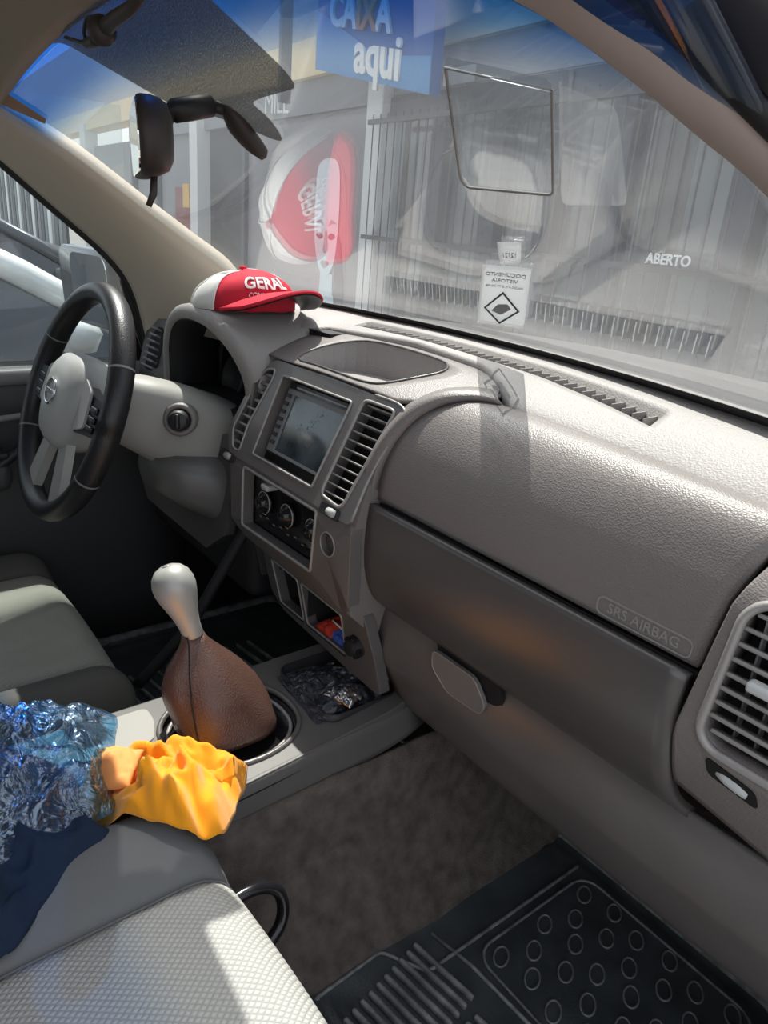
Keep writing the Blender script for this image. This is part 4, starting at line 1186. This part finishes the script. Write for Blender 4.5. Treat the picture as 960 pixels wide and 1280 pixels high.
# ================================================================== STICKERS AND PAPERS ON THE WINDSHIELD
def gl_local(cx0, cy0, ang=0.0):
    """local frame on the glass: u to the right along the glass, v up the glass"""
    ev = Vector((0, -1, .715)).normalized()
    def f(u, v, d):
        x = cx0 + u; y = cy0 + ev.y * v
        return (x, y, gz(x, y) - .0045 - d)
    return f
def ws_quad(pts): return lambda u, v, d: _q(pts, u, v, d)
def _q(P, u, v, d):   # P: bl, br, tr, tl in (x, y)
    a = Vector(P[0]).lerp(Vector(P[1]), u); b = Vector(P[3]).lerp(Vector(P[2]), u); p = a.lerp(b, v)
    return (p.x, p.y, gz(p.x, p.y) - .0045 - d)
P1 = [(.100, .753), (.204, .733), (.317, .604), (.228, .623)]
f1 = ws_quad(P1)
def sheet(nm, f, mt, nu=10, nv=10, par=None, cut=0.0):
    rows = [[f(min(1 - cut * max(0, v / nv - .8) * 5 * .2, max(0, u / nu)), v / nv, 0) for u in range(nu + 1)] for v in range(nv + 1)]
    return grid(nm, rows, mt, par, thick=.0003, off=0)
no = sheet('inspection_notice', f1, 'filmw')
tag(no, 'white paper notice with diamond outline stuck low on the windshield', 'notice')
prism('diamond_mark', [(.5, .06), (.88, .34), (.5, .64), (.12, .34)], lambda u, v, d: f1(u, v, .0018 + d), .0003, 'ink', no, holes=[[(.5, .10), (.83, .34), (.5, .60), (.17, .34)]])
prism('diamond_fill', [(.30, .30), (.5, .24), (.70, .36), (.62, .44), (.42, .42)], lambda u, v, d: f1(u, v, .0018 + d), .0003, 'greyink', no)
# the lettering faces the street, so it reads mirrored from inside
for k, (s, y_) in enumerate((('DOCUMENTO', .90), ('VISTORIA', .81), ('VALIDO ATE O FIM DO MES', .72))):
    text('notice_lettering', s, .135 if k < 2 else .085, lambda x, y, z, y_=y_: f1(.5 - x * (.95 if k < 2 else .75), y_ + y * .55, .0018 + z), 'greyink', no, extrude=.0002)
P2 = [(.264, .613), (.303, .602), (.332, .567), (.290, .577)]
f2 = ws_quad(P2)
no2 = sheet('toll_sticker', f2, 'filmw', 4, 4)
tag(no2, 'small white sticker with grey number above the diamond notice', 'sticker')
text('sticker_lettering', '12121', .36, lambda x, y, z: f2(.5 - x * .75, .5 + y * .8, .0018 + z), 'greyink', no2, extrude=.0002)
# clear document sleeve with bright rim
PS = [(.402, .387), (.499, .391), (.427, .489), (.298, .510)]
PS = [(.300, .511), (.428, .491), (.500, .391), (.402, .387)]
fs = ws_quad(PS)
so = round_poly([(.0, 1), (.0, 0.08), (.08, 0), (1, 0), (1, 1)], .06, 4)
sv = prism('document_sleeve', so, fs, .0006, 'sleeve')
tag(sv, 'smoky clear plastic sleeve stuck on the passenger side of the windshield', 'sleeve')
tube('sleeve_rim', [fs(u, v, .001) for u, v in so[4:21]], .0012, 'silver', sv, closed=True, n=6)
PS2 = [(.43, .50), (.508, .478), (.545, .40), (.505, .392)]
fs2 = ws_quad(PS2)
sv2 = prism('document_sleeve', round_poly([(0, 0), (1, 0), (1, 1), (0, 1)], .12, 4), fs2, .0006, 'sleeve2')
tag(sv2, 'fainter clear plastic sleeve between the smoky one and the pillar', 'sleeve')

# ================================================================== CAP ON THE DASHBOARD
cap = empty('baseball_cap', (-.325, .615, .792), 'red and white baseball cap with silver lettering on the dashboard', 'cap', rot=(0, R(-3), R(7)))
# local: +x towards the peak, z up
def crown(th, ph):     # th round, ph 0 rim .. 1 top
    rx, ry, h = .098, .082, .058
    a = th; s = cos(ph * pi / 2) ** .75 if ph < 1 else 0
    sag = 1 - .16 * sin(ph * pi) * (1 if cos(a) < -.2 else .2)
    front = .012 * max(0, cos(a)) * sin(pi * ph)
    return Vector((rx * cos(a) * s * sag + front, ry * sin(a) * s, .006 + h * sin(ph * pi / 2) ** .9 * (1 + .10 * cos(a)) + .004 * noise.noise((cos(a) * 3, sin(a) * 3, ph * 3))))
def crown_patch(nm, a0, a1, mt):
    rows = [[crown(R(a0 + (a1 - a0) * i / 14), k / 12 * .985) for k in range(13)] for i in range(15)]
    return grid(nm, rows, mt, cap, thick=.0022, off=-1)
crown_patch('front_panel', -72, 66, 'red')
crown_patch('side_panel', 66, 177, 'capw'); crown_patch('side_panel', 177, 288, 'capw')
lathe('top_button', [(.007, 0), (.006, .004), (0, .006)], 'red', cap, n=14, mtx=Matrix.Translation(crown(0, .985) + Vector((-.004, 0, -.001))))
for a in (66, -72, 120, -125, 177):
    tube('seam_stitch', [crown(R(a), k / 12 * .98) + Vector((0, 0, .0015)) for k in range(13)], .0016, 'thread', cap, n=6)
# peak
rows = []
for i in range(13):
    s = i / 12; row = []
    for k in range(21):
        t = -1 + 2 * k / 20
        y = t * .082 * (1 - .0 * s); lx = .100 * math.sqrt(max(0, 1 - (t * .93) ** 2)) * .62 + .030
        ext = .078 * math.sqrt(max(0, 1 - abs(t) ** 2.6)) + .002
        x = lx + ext * s
        z = .034 - .026 * abs(t) ** 2.0 + .008 * s * (1 - t * t)
        row.append((x, y, z))
    rows.append(row)
pk_ = grid('peak', rows, 'red', cap, thick=.003, off=1)
rows2 = [[(p[0], p[1], p[2] - .0035) for p in r] for r in rows]
grid('peak_underside', rows2, 'dark', cap, thick=.001)
tube('peak_edge', [rows[-1][k] for k in range(21)], .0022, 'red', cap, n=6)
def on_crown(x, y, z, phc=.42, a_off=0):
    th = x / .095 + a_off; ph = phc + y / .105
    p = crown(th, ph); q = crown(th, ph + .01); r = crown(th + .01, ph)
    nn = (r - p).cross(q - p).normalized()
    if nn.dot(p - Vector((0, 0, .01))) < 0: nn = -nn
    return p + nn * (.0012 + z)
text('cap_lettering', 'GERAL', .032, lambda x, y, z: on_crown(x, y, z, .44, -.20), 'thread', cap, extrude=.001, bold=.0006, sub=True)
text('cap_lettering', 'CONSTRUTORA', .0105, lambda x, y, z: on_crown(x, y, z, .24, -.20), 'thread', cap, extrude=.0006, sub=True)

# ================================================================== OUTSIDE THE CAR
# our own bonnet, just beyond the glass
rows = []
for i in range(15):
    t = i / 14; row = []
    for j in range(21):
        x = -.78 + 1.56 * j / 20
        y = yb(x) + .10 + t * 1.0
        z = .775 - .05 * t - .12 * t ** 3 - .07 * (abs(x) / .78) ** 4 + .012 * math.exp(-((abs(x) - .5) / .05) ** 2)
        row.append((x, y, z))
    rows.append(row)
bn = grid('bonnet', rows, 'hood', thick=.006, off=-1); tag(bn, 'silver grey bonnet of this vehicle in front of the windshield', 'bonnet')
cw = grid('wiper_cowl', [[(x, yb(x) + .036, .790), (x, yb(x) + .10, .765)] for x in [-.72 + 1.44 * j / 20 for j in range(21)]], 'black', thick=.01, off=-1)
tag(cw, 'black plastic cowl strip at the foot of the windshield outside', 'cowl')
# driver door mirror
dmr = empty('side_mirror', (-.88, .54, .77), 'driver side door mirror with dark housing outside the door window', 'mirror')
rows = []
mo2 = rrect(-.125, -.082, .125, .082, .035, n=6, skew=-.15)
for s, d in ((.96, -.004), (1, 0), (1, .03), (.9, .06), (.6, .08), (.02, .085)):
    rows.append([(-.90 + u * s, .53 + .12 * u * s + d, .770 + v * s) for u, v in mo2])
keep(grid('mirror_shell', rows, 'card', cv=True, caps=True), dmr)
keep(prism('mirror_glass', rrect(-.055, -.070, .118, .070, .025, skew=-.15), lambda u, v, d: (-.90 + u, .53 + .12 * u - .005 - d, .770 + v), .002, 'mirror'), dmr)
keep(box('mirror_bracket', (-.775, .585, .72), (.10, .05, .05), 'card', bevel=.012), dmr)

# ground
rows = [[(x, y, -.50) for x in (-60, -20, -5, 5, 30)] for y in (-30, -8, 0, 4, 20)]
struct(grid('ground', rows, 'asphalt', smooth=False, thick=.1), 'asphalt parking ground outside')
F0 = Vector((0, 4.3, 0)); FU = Vector((.9959, -.0907, 0)); FN = Vector((-.0907, -.9959, 0))   # FN: out of the facade towards the car
def fp(s, z, d=0): return F0 + FU * s + FN * d + Vector((0, 0, z))
ROTF = Matrix(((FU.x, -FN.x, 0), (FU.y, -FN.y, 0), (0, 0, 1)))
def fbox(nm, s0, s1, z0, z1, d0, d1, mt, par=None, bevel=0):
    return box(nm, fp((s0 + s1) / 2, (z0 + z1) / 2, (d0 + d1) / 2), (abs(s1 - s0), abs(d1 - d0), abs(z1 - z0)), mt, par, bevel=bevel, rot=ROTF, smooth=False)
o = fbox('sidewalk', -40, 6, -.5, -.36, 0, 1.0, 'curb'); tag(o, 'pale concrete sidewalk in front of the shops', 'sidewalk')
sh = empty('shop_building', fp(-6, -.36, 0), 'row of shops with beige fascia and pale columns across the parking ground', 'building')
def H(o): return keep(o, sh)
H(fbox('rear_wall', -14, 4, -.5, 2.5, -2.6, -2.5, 'indoor'))
H(fbox('upper_wall', -40, 6, 2.72, 4.2, -.1, -.4, 'wallt'))
H(fbox('fascia', -40, 6, 2.36, 2.72, .10, -.3, 'fascia'))
H(fbox('soffit_band', -14.5, 6, 2.02, 2.36, .02, -.2, 'wall'))
H(fbox('wall_panel', -8.9, -5.62, -.4, 2.05, -.02, -.15, 'poster'))
for a, b in ((-5.62, -5.34), (-10.75, -10.42), (-18.2, -17.7)): H(fbox('column', a, b, -.4, 2.2 if a > -6 else 2.48, .14, -.14, 'white', bevel=.01))
for s, wd in ((-8.95, .10), (-12.9, .12), (-14.4, .12)): H(fbox('mullion', s, s + wd, -.4, 2.1, .04, -.06, 'post'))
for a, b, mt_ in ((-10.4, -8.9, 'indoor'), (-12.9, -10.8, 'blind'), (-14.4, -13.0, 'wall'), (-17.7, -14.5, 'blind')):
    H(fbox('shop_window', a, b, -.35, 2.05, -.06, -.10, mt_))
H(fbox('window_light_strip', -13.6, -12.2, 1.72, 1.88, -.02, -.05, 'white'))
H(fbox('red_display', -11.9, -10.9, .55, 1.25, .0, -.05, 'redpaint')).data.materials[0] = mat('display_red', (.28, .09, .09), .7)
H(fbox('yellow_label', -11.42, -11.12, .95, 1.3, .03, .01, 'yel'))
H(fbox('lintel', -5.4, 5, 1.86, 2.04, .05, -.10, 'post'))
H(fbox('blind_panel', -5.4, -3.95, -.35, 1.86, -.35, -.37, 'blind')); H(fbox('blind_panel', -3.7, -2.6, -.35, 1.86, -.35, -.37, 'blind')); H(fbox('blind_panel', -2.2, -.2, -.35, 1.86, -.35, -.37, 'blind'))
for a, b in ((-5.4, -3.9), (-3.75, -2.6), (-2.5, -1.6), (-1.5, .2), (.3, 2.5)):
    H(fbox('shop_glass', a, b, -.35, 1.86, -.03, -.04, 'glass_shop'))
for s in (-4.62, -3.86, -3.20, -2.60, -1.62, .25): H(fbox('door_post', s, s + .19, -.36, 2.02, .06, -.08, 'post'))
H(fbox('pale_panel', -4.58, -4.25, 2.04, 2.46, .06, .02, 'blind'))
H(fbox('white_panel', -4.5, -4.1, 2.06, 2.18, .08, .06, 'white'))
H(fbox('kick_plate', -5.4, 3, -.36, .05, .03, -.06, 'wall'))
H(fbox('opening_line', -5.4, -.3, 2.06, 2.40, .03, .0, 'blind'))
text('shop_lettering', 'MILL', .34, lambda x, y, z: fp(-7.9 + x, 2.18 + y - x * .06, .03 + z), 'signw', None, extrude=.01); H(bpy.data.objects['shop_lettering'])
text('door_lettering', 'ABERTO', .085, lambda x, y, z: fp(-1.78 + x, .88 + y, .27 + z), 'signw', None, extrude=.004, bold=.002); H(bpy.data.objects['door_lettering'])
# grille bars: each its own piece
gr = empty('security_grille', fp(-2.8, -.36, .25), 'grey security grille of thin vertical bars before the shop doors', 'grille')
bar0 = None
for k in range(46):
    s = -5.35 + k * .125
    p = fp(s, .76, .22)
    if bar0 is None:
        bar0 = tube('bar', [(0, 0, -1.12), (0, 0, 1.12)], .0065, 'bar', n=6); o = bar0
    else: o = bar0.copy(); COL.objects.link(o)
    o.parent = gr; o.location = p - gr.location
for z in (-.30, .80, 1.80): keep(fbox('rail', -5.42, .35, z, z + .04, .24, .20, 'bar'), gr)
# street fence to the left
fe = empty('metal_fence', fp(-26, -.36, .5), 'tall grey metal fence of upright slats far to the left', 'fence')
sl0 = {}
for k in range(40):
    s = -37 + k * .48; mt_ = ('shutter', 'shutter2', 'white')[(k % 5 == 0) * 2 if k % 5 == 0 else k % 2]
    key = mt_
    if key not in sl0:
        sl0[key] = box('slat', (0, 0, 0), (.34, .06, 2.5), mt_, bevel=0, rot=ROTF, smooth=False); o = sl0[key]
    else: o = sl0[key].copy(); COL.objects.link(o)
    o.parent = fe; o.location = fp(s, .86, .55) - fe.location
keep(fbox('fence_base', -37.4, -18, -.50, -.16, .7, .4, 'curb'), fe)

# sign board: leans slightly in its bracket
sg = empty('shop_sign', fp(-5.75, 2.5, .5), 'blue CAIXA aqui sign board above the white column', 'sign')
def sgf(u, v, d): return fp(-5.02 + u * .94, 2.44 + v - .18 * u, .42 + d)
keep(prism('sign_board', [(-1.0, -.36), (1.03, -.36), (1.0, .62), (-1.02, .72)], sgf, .10, 'blue'), sg)
keep(prism('sign_stripe', [(-1.0, -.36), (1.03, -.36), (1.02, -.10), (.2, -.16), (-1.0, .12)], lambda u, v, d: sgf(u, v, .10 + d), .01, 'cyan'), sg)
for nm, s, sz, cx_, cy_, mt_ in (('sign_lettering', 'CA', .34, -.46, .12, 'signw'), ('sign_lettering', 'IX', .34, -.03, .12, 'signo'), ('sign_lettering', 'A', .34, .27, .12, 'signw'), ('sign_lettering', 'aqui', .44, .20, -.17, 'signw')):
    keep(text(nm, s, sz, lambda x, y, z: sgf(cx_ + x * 1.1, cy_ + y, .115 + z), mt_, None, extrude=.012, bold=.012), sg)
keep(box('sign_bracket', fp(-6.8, 2.7, .45), (.06, .12, 1.3), 'post', bevel=0, rot=ROTF), sg)

# beauty poster
po = empty('face_poster', fp(-6.7, .8, 0), 'large grey poster of a pale woman face beside the white column', 'poster')
def pf(u, v, d): return fp(-6.50 + u, .78 + v, .03 + d)
def pp(nm, pts, d, mt_): return keep(prism(nm, pts, lambda u, v, dd: pf(u, v, d + dd), .004, mt_), po)
keep(fbox('poster_sheet', -8.6, -5.70, -.35, 1.95, .02, .03, 'poster'), po)
pp('hair_shape', [(p.x, p.y) for p in spline([(-.40, .10, 0), (-.36, .62, 0), (0, .86, 0), (.34, .60, 0), (.42, .05, 0), (.44, -.5, 0), (.28, -.60, 0), (-.30, -.55, 0)], 5, True)], 0, 'poster')
pp('hair_lock', [(p.x, p.y) for p in spline([(.22, .05, 0), (.34, -.10, 0), (.44, -.55, 0), (.40, -.72, 0), (.24, -.70, 0), (.22, -.3, 0)], 5, True)], .008, 'hair')
pp('face_shape', [(p.x, p.y) for p in spline([(-.28, .45, 0), (-.22, .72, 0), (.02, .78, 0), (.22, .70, 0), (.27, .35, 0), (.26, .0, 0), (.20, -.28, 0), (.02, -.45, 0), (-.16, -.32, 0), (-.27, .0, 0)], 5, True)], .012, 'skin')
pp('neck_shape', [(-.10, -.40), (.18, -.40), (.20, -.62), (.55, -.80), (.6, -1.0), (-.45, -1.0), (-.12, -.66)], .008, 'skin')
for sx, a in ((-1, 0), (1, 0)):
    pp('brow_shape', [(sx * .05, .10), (sx * .12, .17), (sx * .24, .13), (sx * .13, .13)], .018, 'skind')
    pp('eye_shape', [(p.x, p.y) for p in spline([(sx * .06, -.01, 0), (sx * .13, .03, 0), (sx * .22, .0, 0), (sx * .13, -.04, 0)], 4, True)], .018, 'hair')
pp('nose_shape', [(-.01, .05), (.03, .05), (.06, -.16), (.0, -.19), (-.05, -.16)], .018, 'skind')
pp('lips_shape', [(p.x, p.y) for p in spline([(-.09, -.29, 0), (-.03, -.26, 0), (.0, -.27, 0), (.04, -.26, 0), (.10, -.29, 0), (.0, -.345, 0)], 4, True)], .018, 'lips')

# ---------------------------------------------------------------- parked cars
def car(name, loc, rz, paint, label, glassm='carg', L=4.2, W=1.68, Hh=1.42, belt=.86):
    root = empty(name, loc, label, 'car', 'parked cars around this vehicle', rot=(0, 0, rz))
    # local: +y forward, z up from the ground
    st = [(-2.1, .45, .55, .60), (-2.05, .32, .72, .74), (-1.7, .28, .84, .80), (-.9, .27, .88, .84), (0, .26, .88, .84), (.75, .26, .87, .84), (1.0, .26, .86, .83), (1.6, .27, .78, .80), (2.0, .33, .62, .72), (2.12, .42, .52, .58)]
    rows = []
    st = [(y, zl, zh + (belt - .86) * (zh > .7), hw) for y, zl, zh, hw in st]
    for y, zl, zh, hw in st:
        row = []
        for k in range(20):
            a = 2 * pi * k / 20; ca, sa = cos(a), sin(a)
            row.append((hw * math.copysign(abs(ca) ** .35, ca), y, (zl + zh) / 2 + (zh - zl) / 2 * math.copysign(abs(sa) ** .5, sa)))
        rows.append(row)
    grid('car_body', rows, paint, root, cv=True, caps=True)
    cab = [(-1.75, belt, .70), (-1.15, Hh - .06, .56), (-.5, Hh, .56), (.15, Hh - .04, .56), (.95, .86, .70)]
    rows = []
    for y, z, hw in cab:
        if z > 1: rows.append([(-hw, y, z - .05), (-hw + .05, y, z), (0, y, z + .02), (hw - .05, y, z), (hw, y, z - .05)])
    grid('roof', rows, paint, root, thick=.03, off=-1)
    def pil(nm, a, b, r=.035): tube(nm, [a, tuple((Vector(a) + Vector(b)) / 2 + Vector((0, 0, .02))), b], r, paint, root, n=8)
    for sx in (-1, 1):
        pil('front_pillar', (sx * .56, .17, Hh - .08), (sx * .74, 1.02, belt), .045)
        pil('rear_pillar', (sx * .56, -1.15, Hh - .10), (sx * .72, -1.75, belt), .06)
        mesh('side_glass', [(sx * .78, -1.55, belt), (sx * .78, .95, belt), (sx * .555, .14, Hh - .09), (sx * .555, -1.12, Hh - .10)], [(0, 1, 2, 3)], glassm, root, smooth=False, thick=.01)
        pil('door_pillar', (sx * .79, -.25, belt), (sx * .57, -.30, Hh - .08), .03)
        mr_ = lathe('car_mirror', [(0, -.05), (.05, -.04), (.07, .01), (.05, .05), (0, .06)], paint, root, n=14, mtx=Matrix.Translation((sx * .92, .68, belt + .09)))
        box('door_line', (sx * .842, -.28, .58), (.004, .012, .50), 'tyre', root, bevel=0)
        for yy in (-1.30, 1.32):
            wh = lathe('wheel', [(.0, -.09), (.29, -.09), (.31, -.06), (.31, .06), (.29, .09), (0, .09)], 'tyre', root, n=24, mtx=axis_m((sx * .74, yy, .31), (1, 0, 0)))
            lathe('wheel_rim', [(.20, -.095), (.19, .095), (0, .095)], 'cars', wh, n=18, mtx=axis_m((sx * .745, yy, .31), (sx, 0, 0)))
        box('headlamp', (sx * .56, 2.03, .60), (.30, .10, .12), 'signw', root, bevel=.03)
        box('tail_lamp', (sx * .60, -2.05, .66), (.22, .08, .14), 'redpaint', root, bevel=.02)
    mesh('windscreen', [(-.74, 1.03, belt), (.74, 1.03, belt), (.55, .18, Hh - .05), (-.55, .18, Hh - .05)], [(0, 1, 2, 3)], 'cargg', root, smooth=False, thick=.01)
    mesh('rear_screen', [(-.70, -1.78, belt), (.70, -1.78, belt), (.54, -1.17, Hh - .06), (-.54, -1.17, Hh - .06)], [(0, 1, 2, 3)], glassm, root, smooth=False, thick=.01)
    box('number_plate', (0, 2.13, .42), (.42, .02, .13), 'signw', root, bevel=.004)
    return root
car('parked_car', (-2.42, .0, -.5), R(0), 'carw', 'white hatchback parked close outside the driver window', Hh=1.50, belt=.97)
car('parked_car', (-5.6, .9, -.5), R(-4), 'card', 'dark car parked beyond the white hatchback')
car('parked_car', (-8.6, 1.0, -.5), R(2), 'cars', 'silver car parked third from this vehicle on the left')
car('parked_car', (-7.4, -7.0, -.5), R(90), 'carw', 'white car on the street behind, mirrored in the shop glass')
car('parked_car', (-13.0, -7.2, -.5), R(90), 'cars', 'silver car on the street behind, farther left in the shop glass')
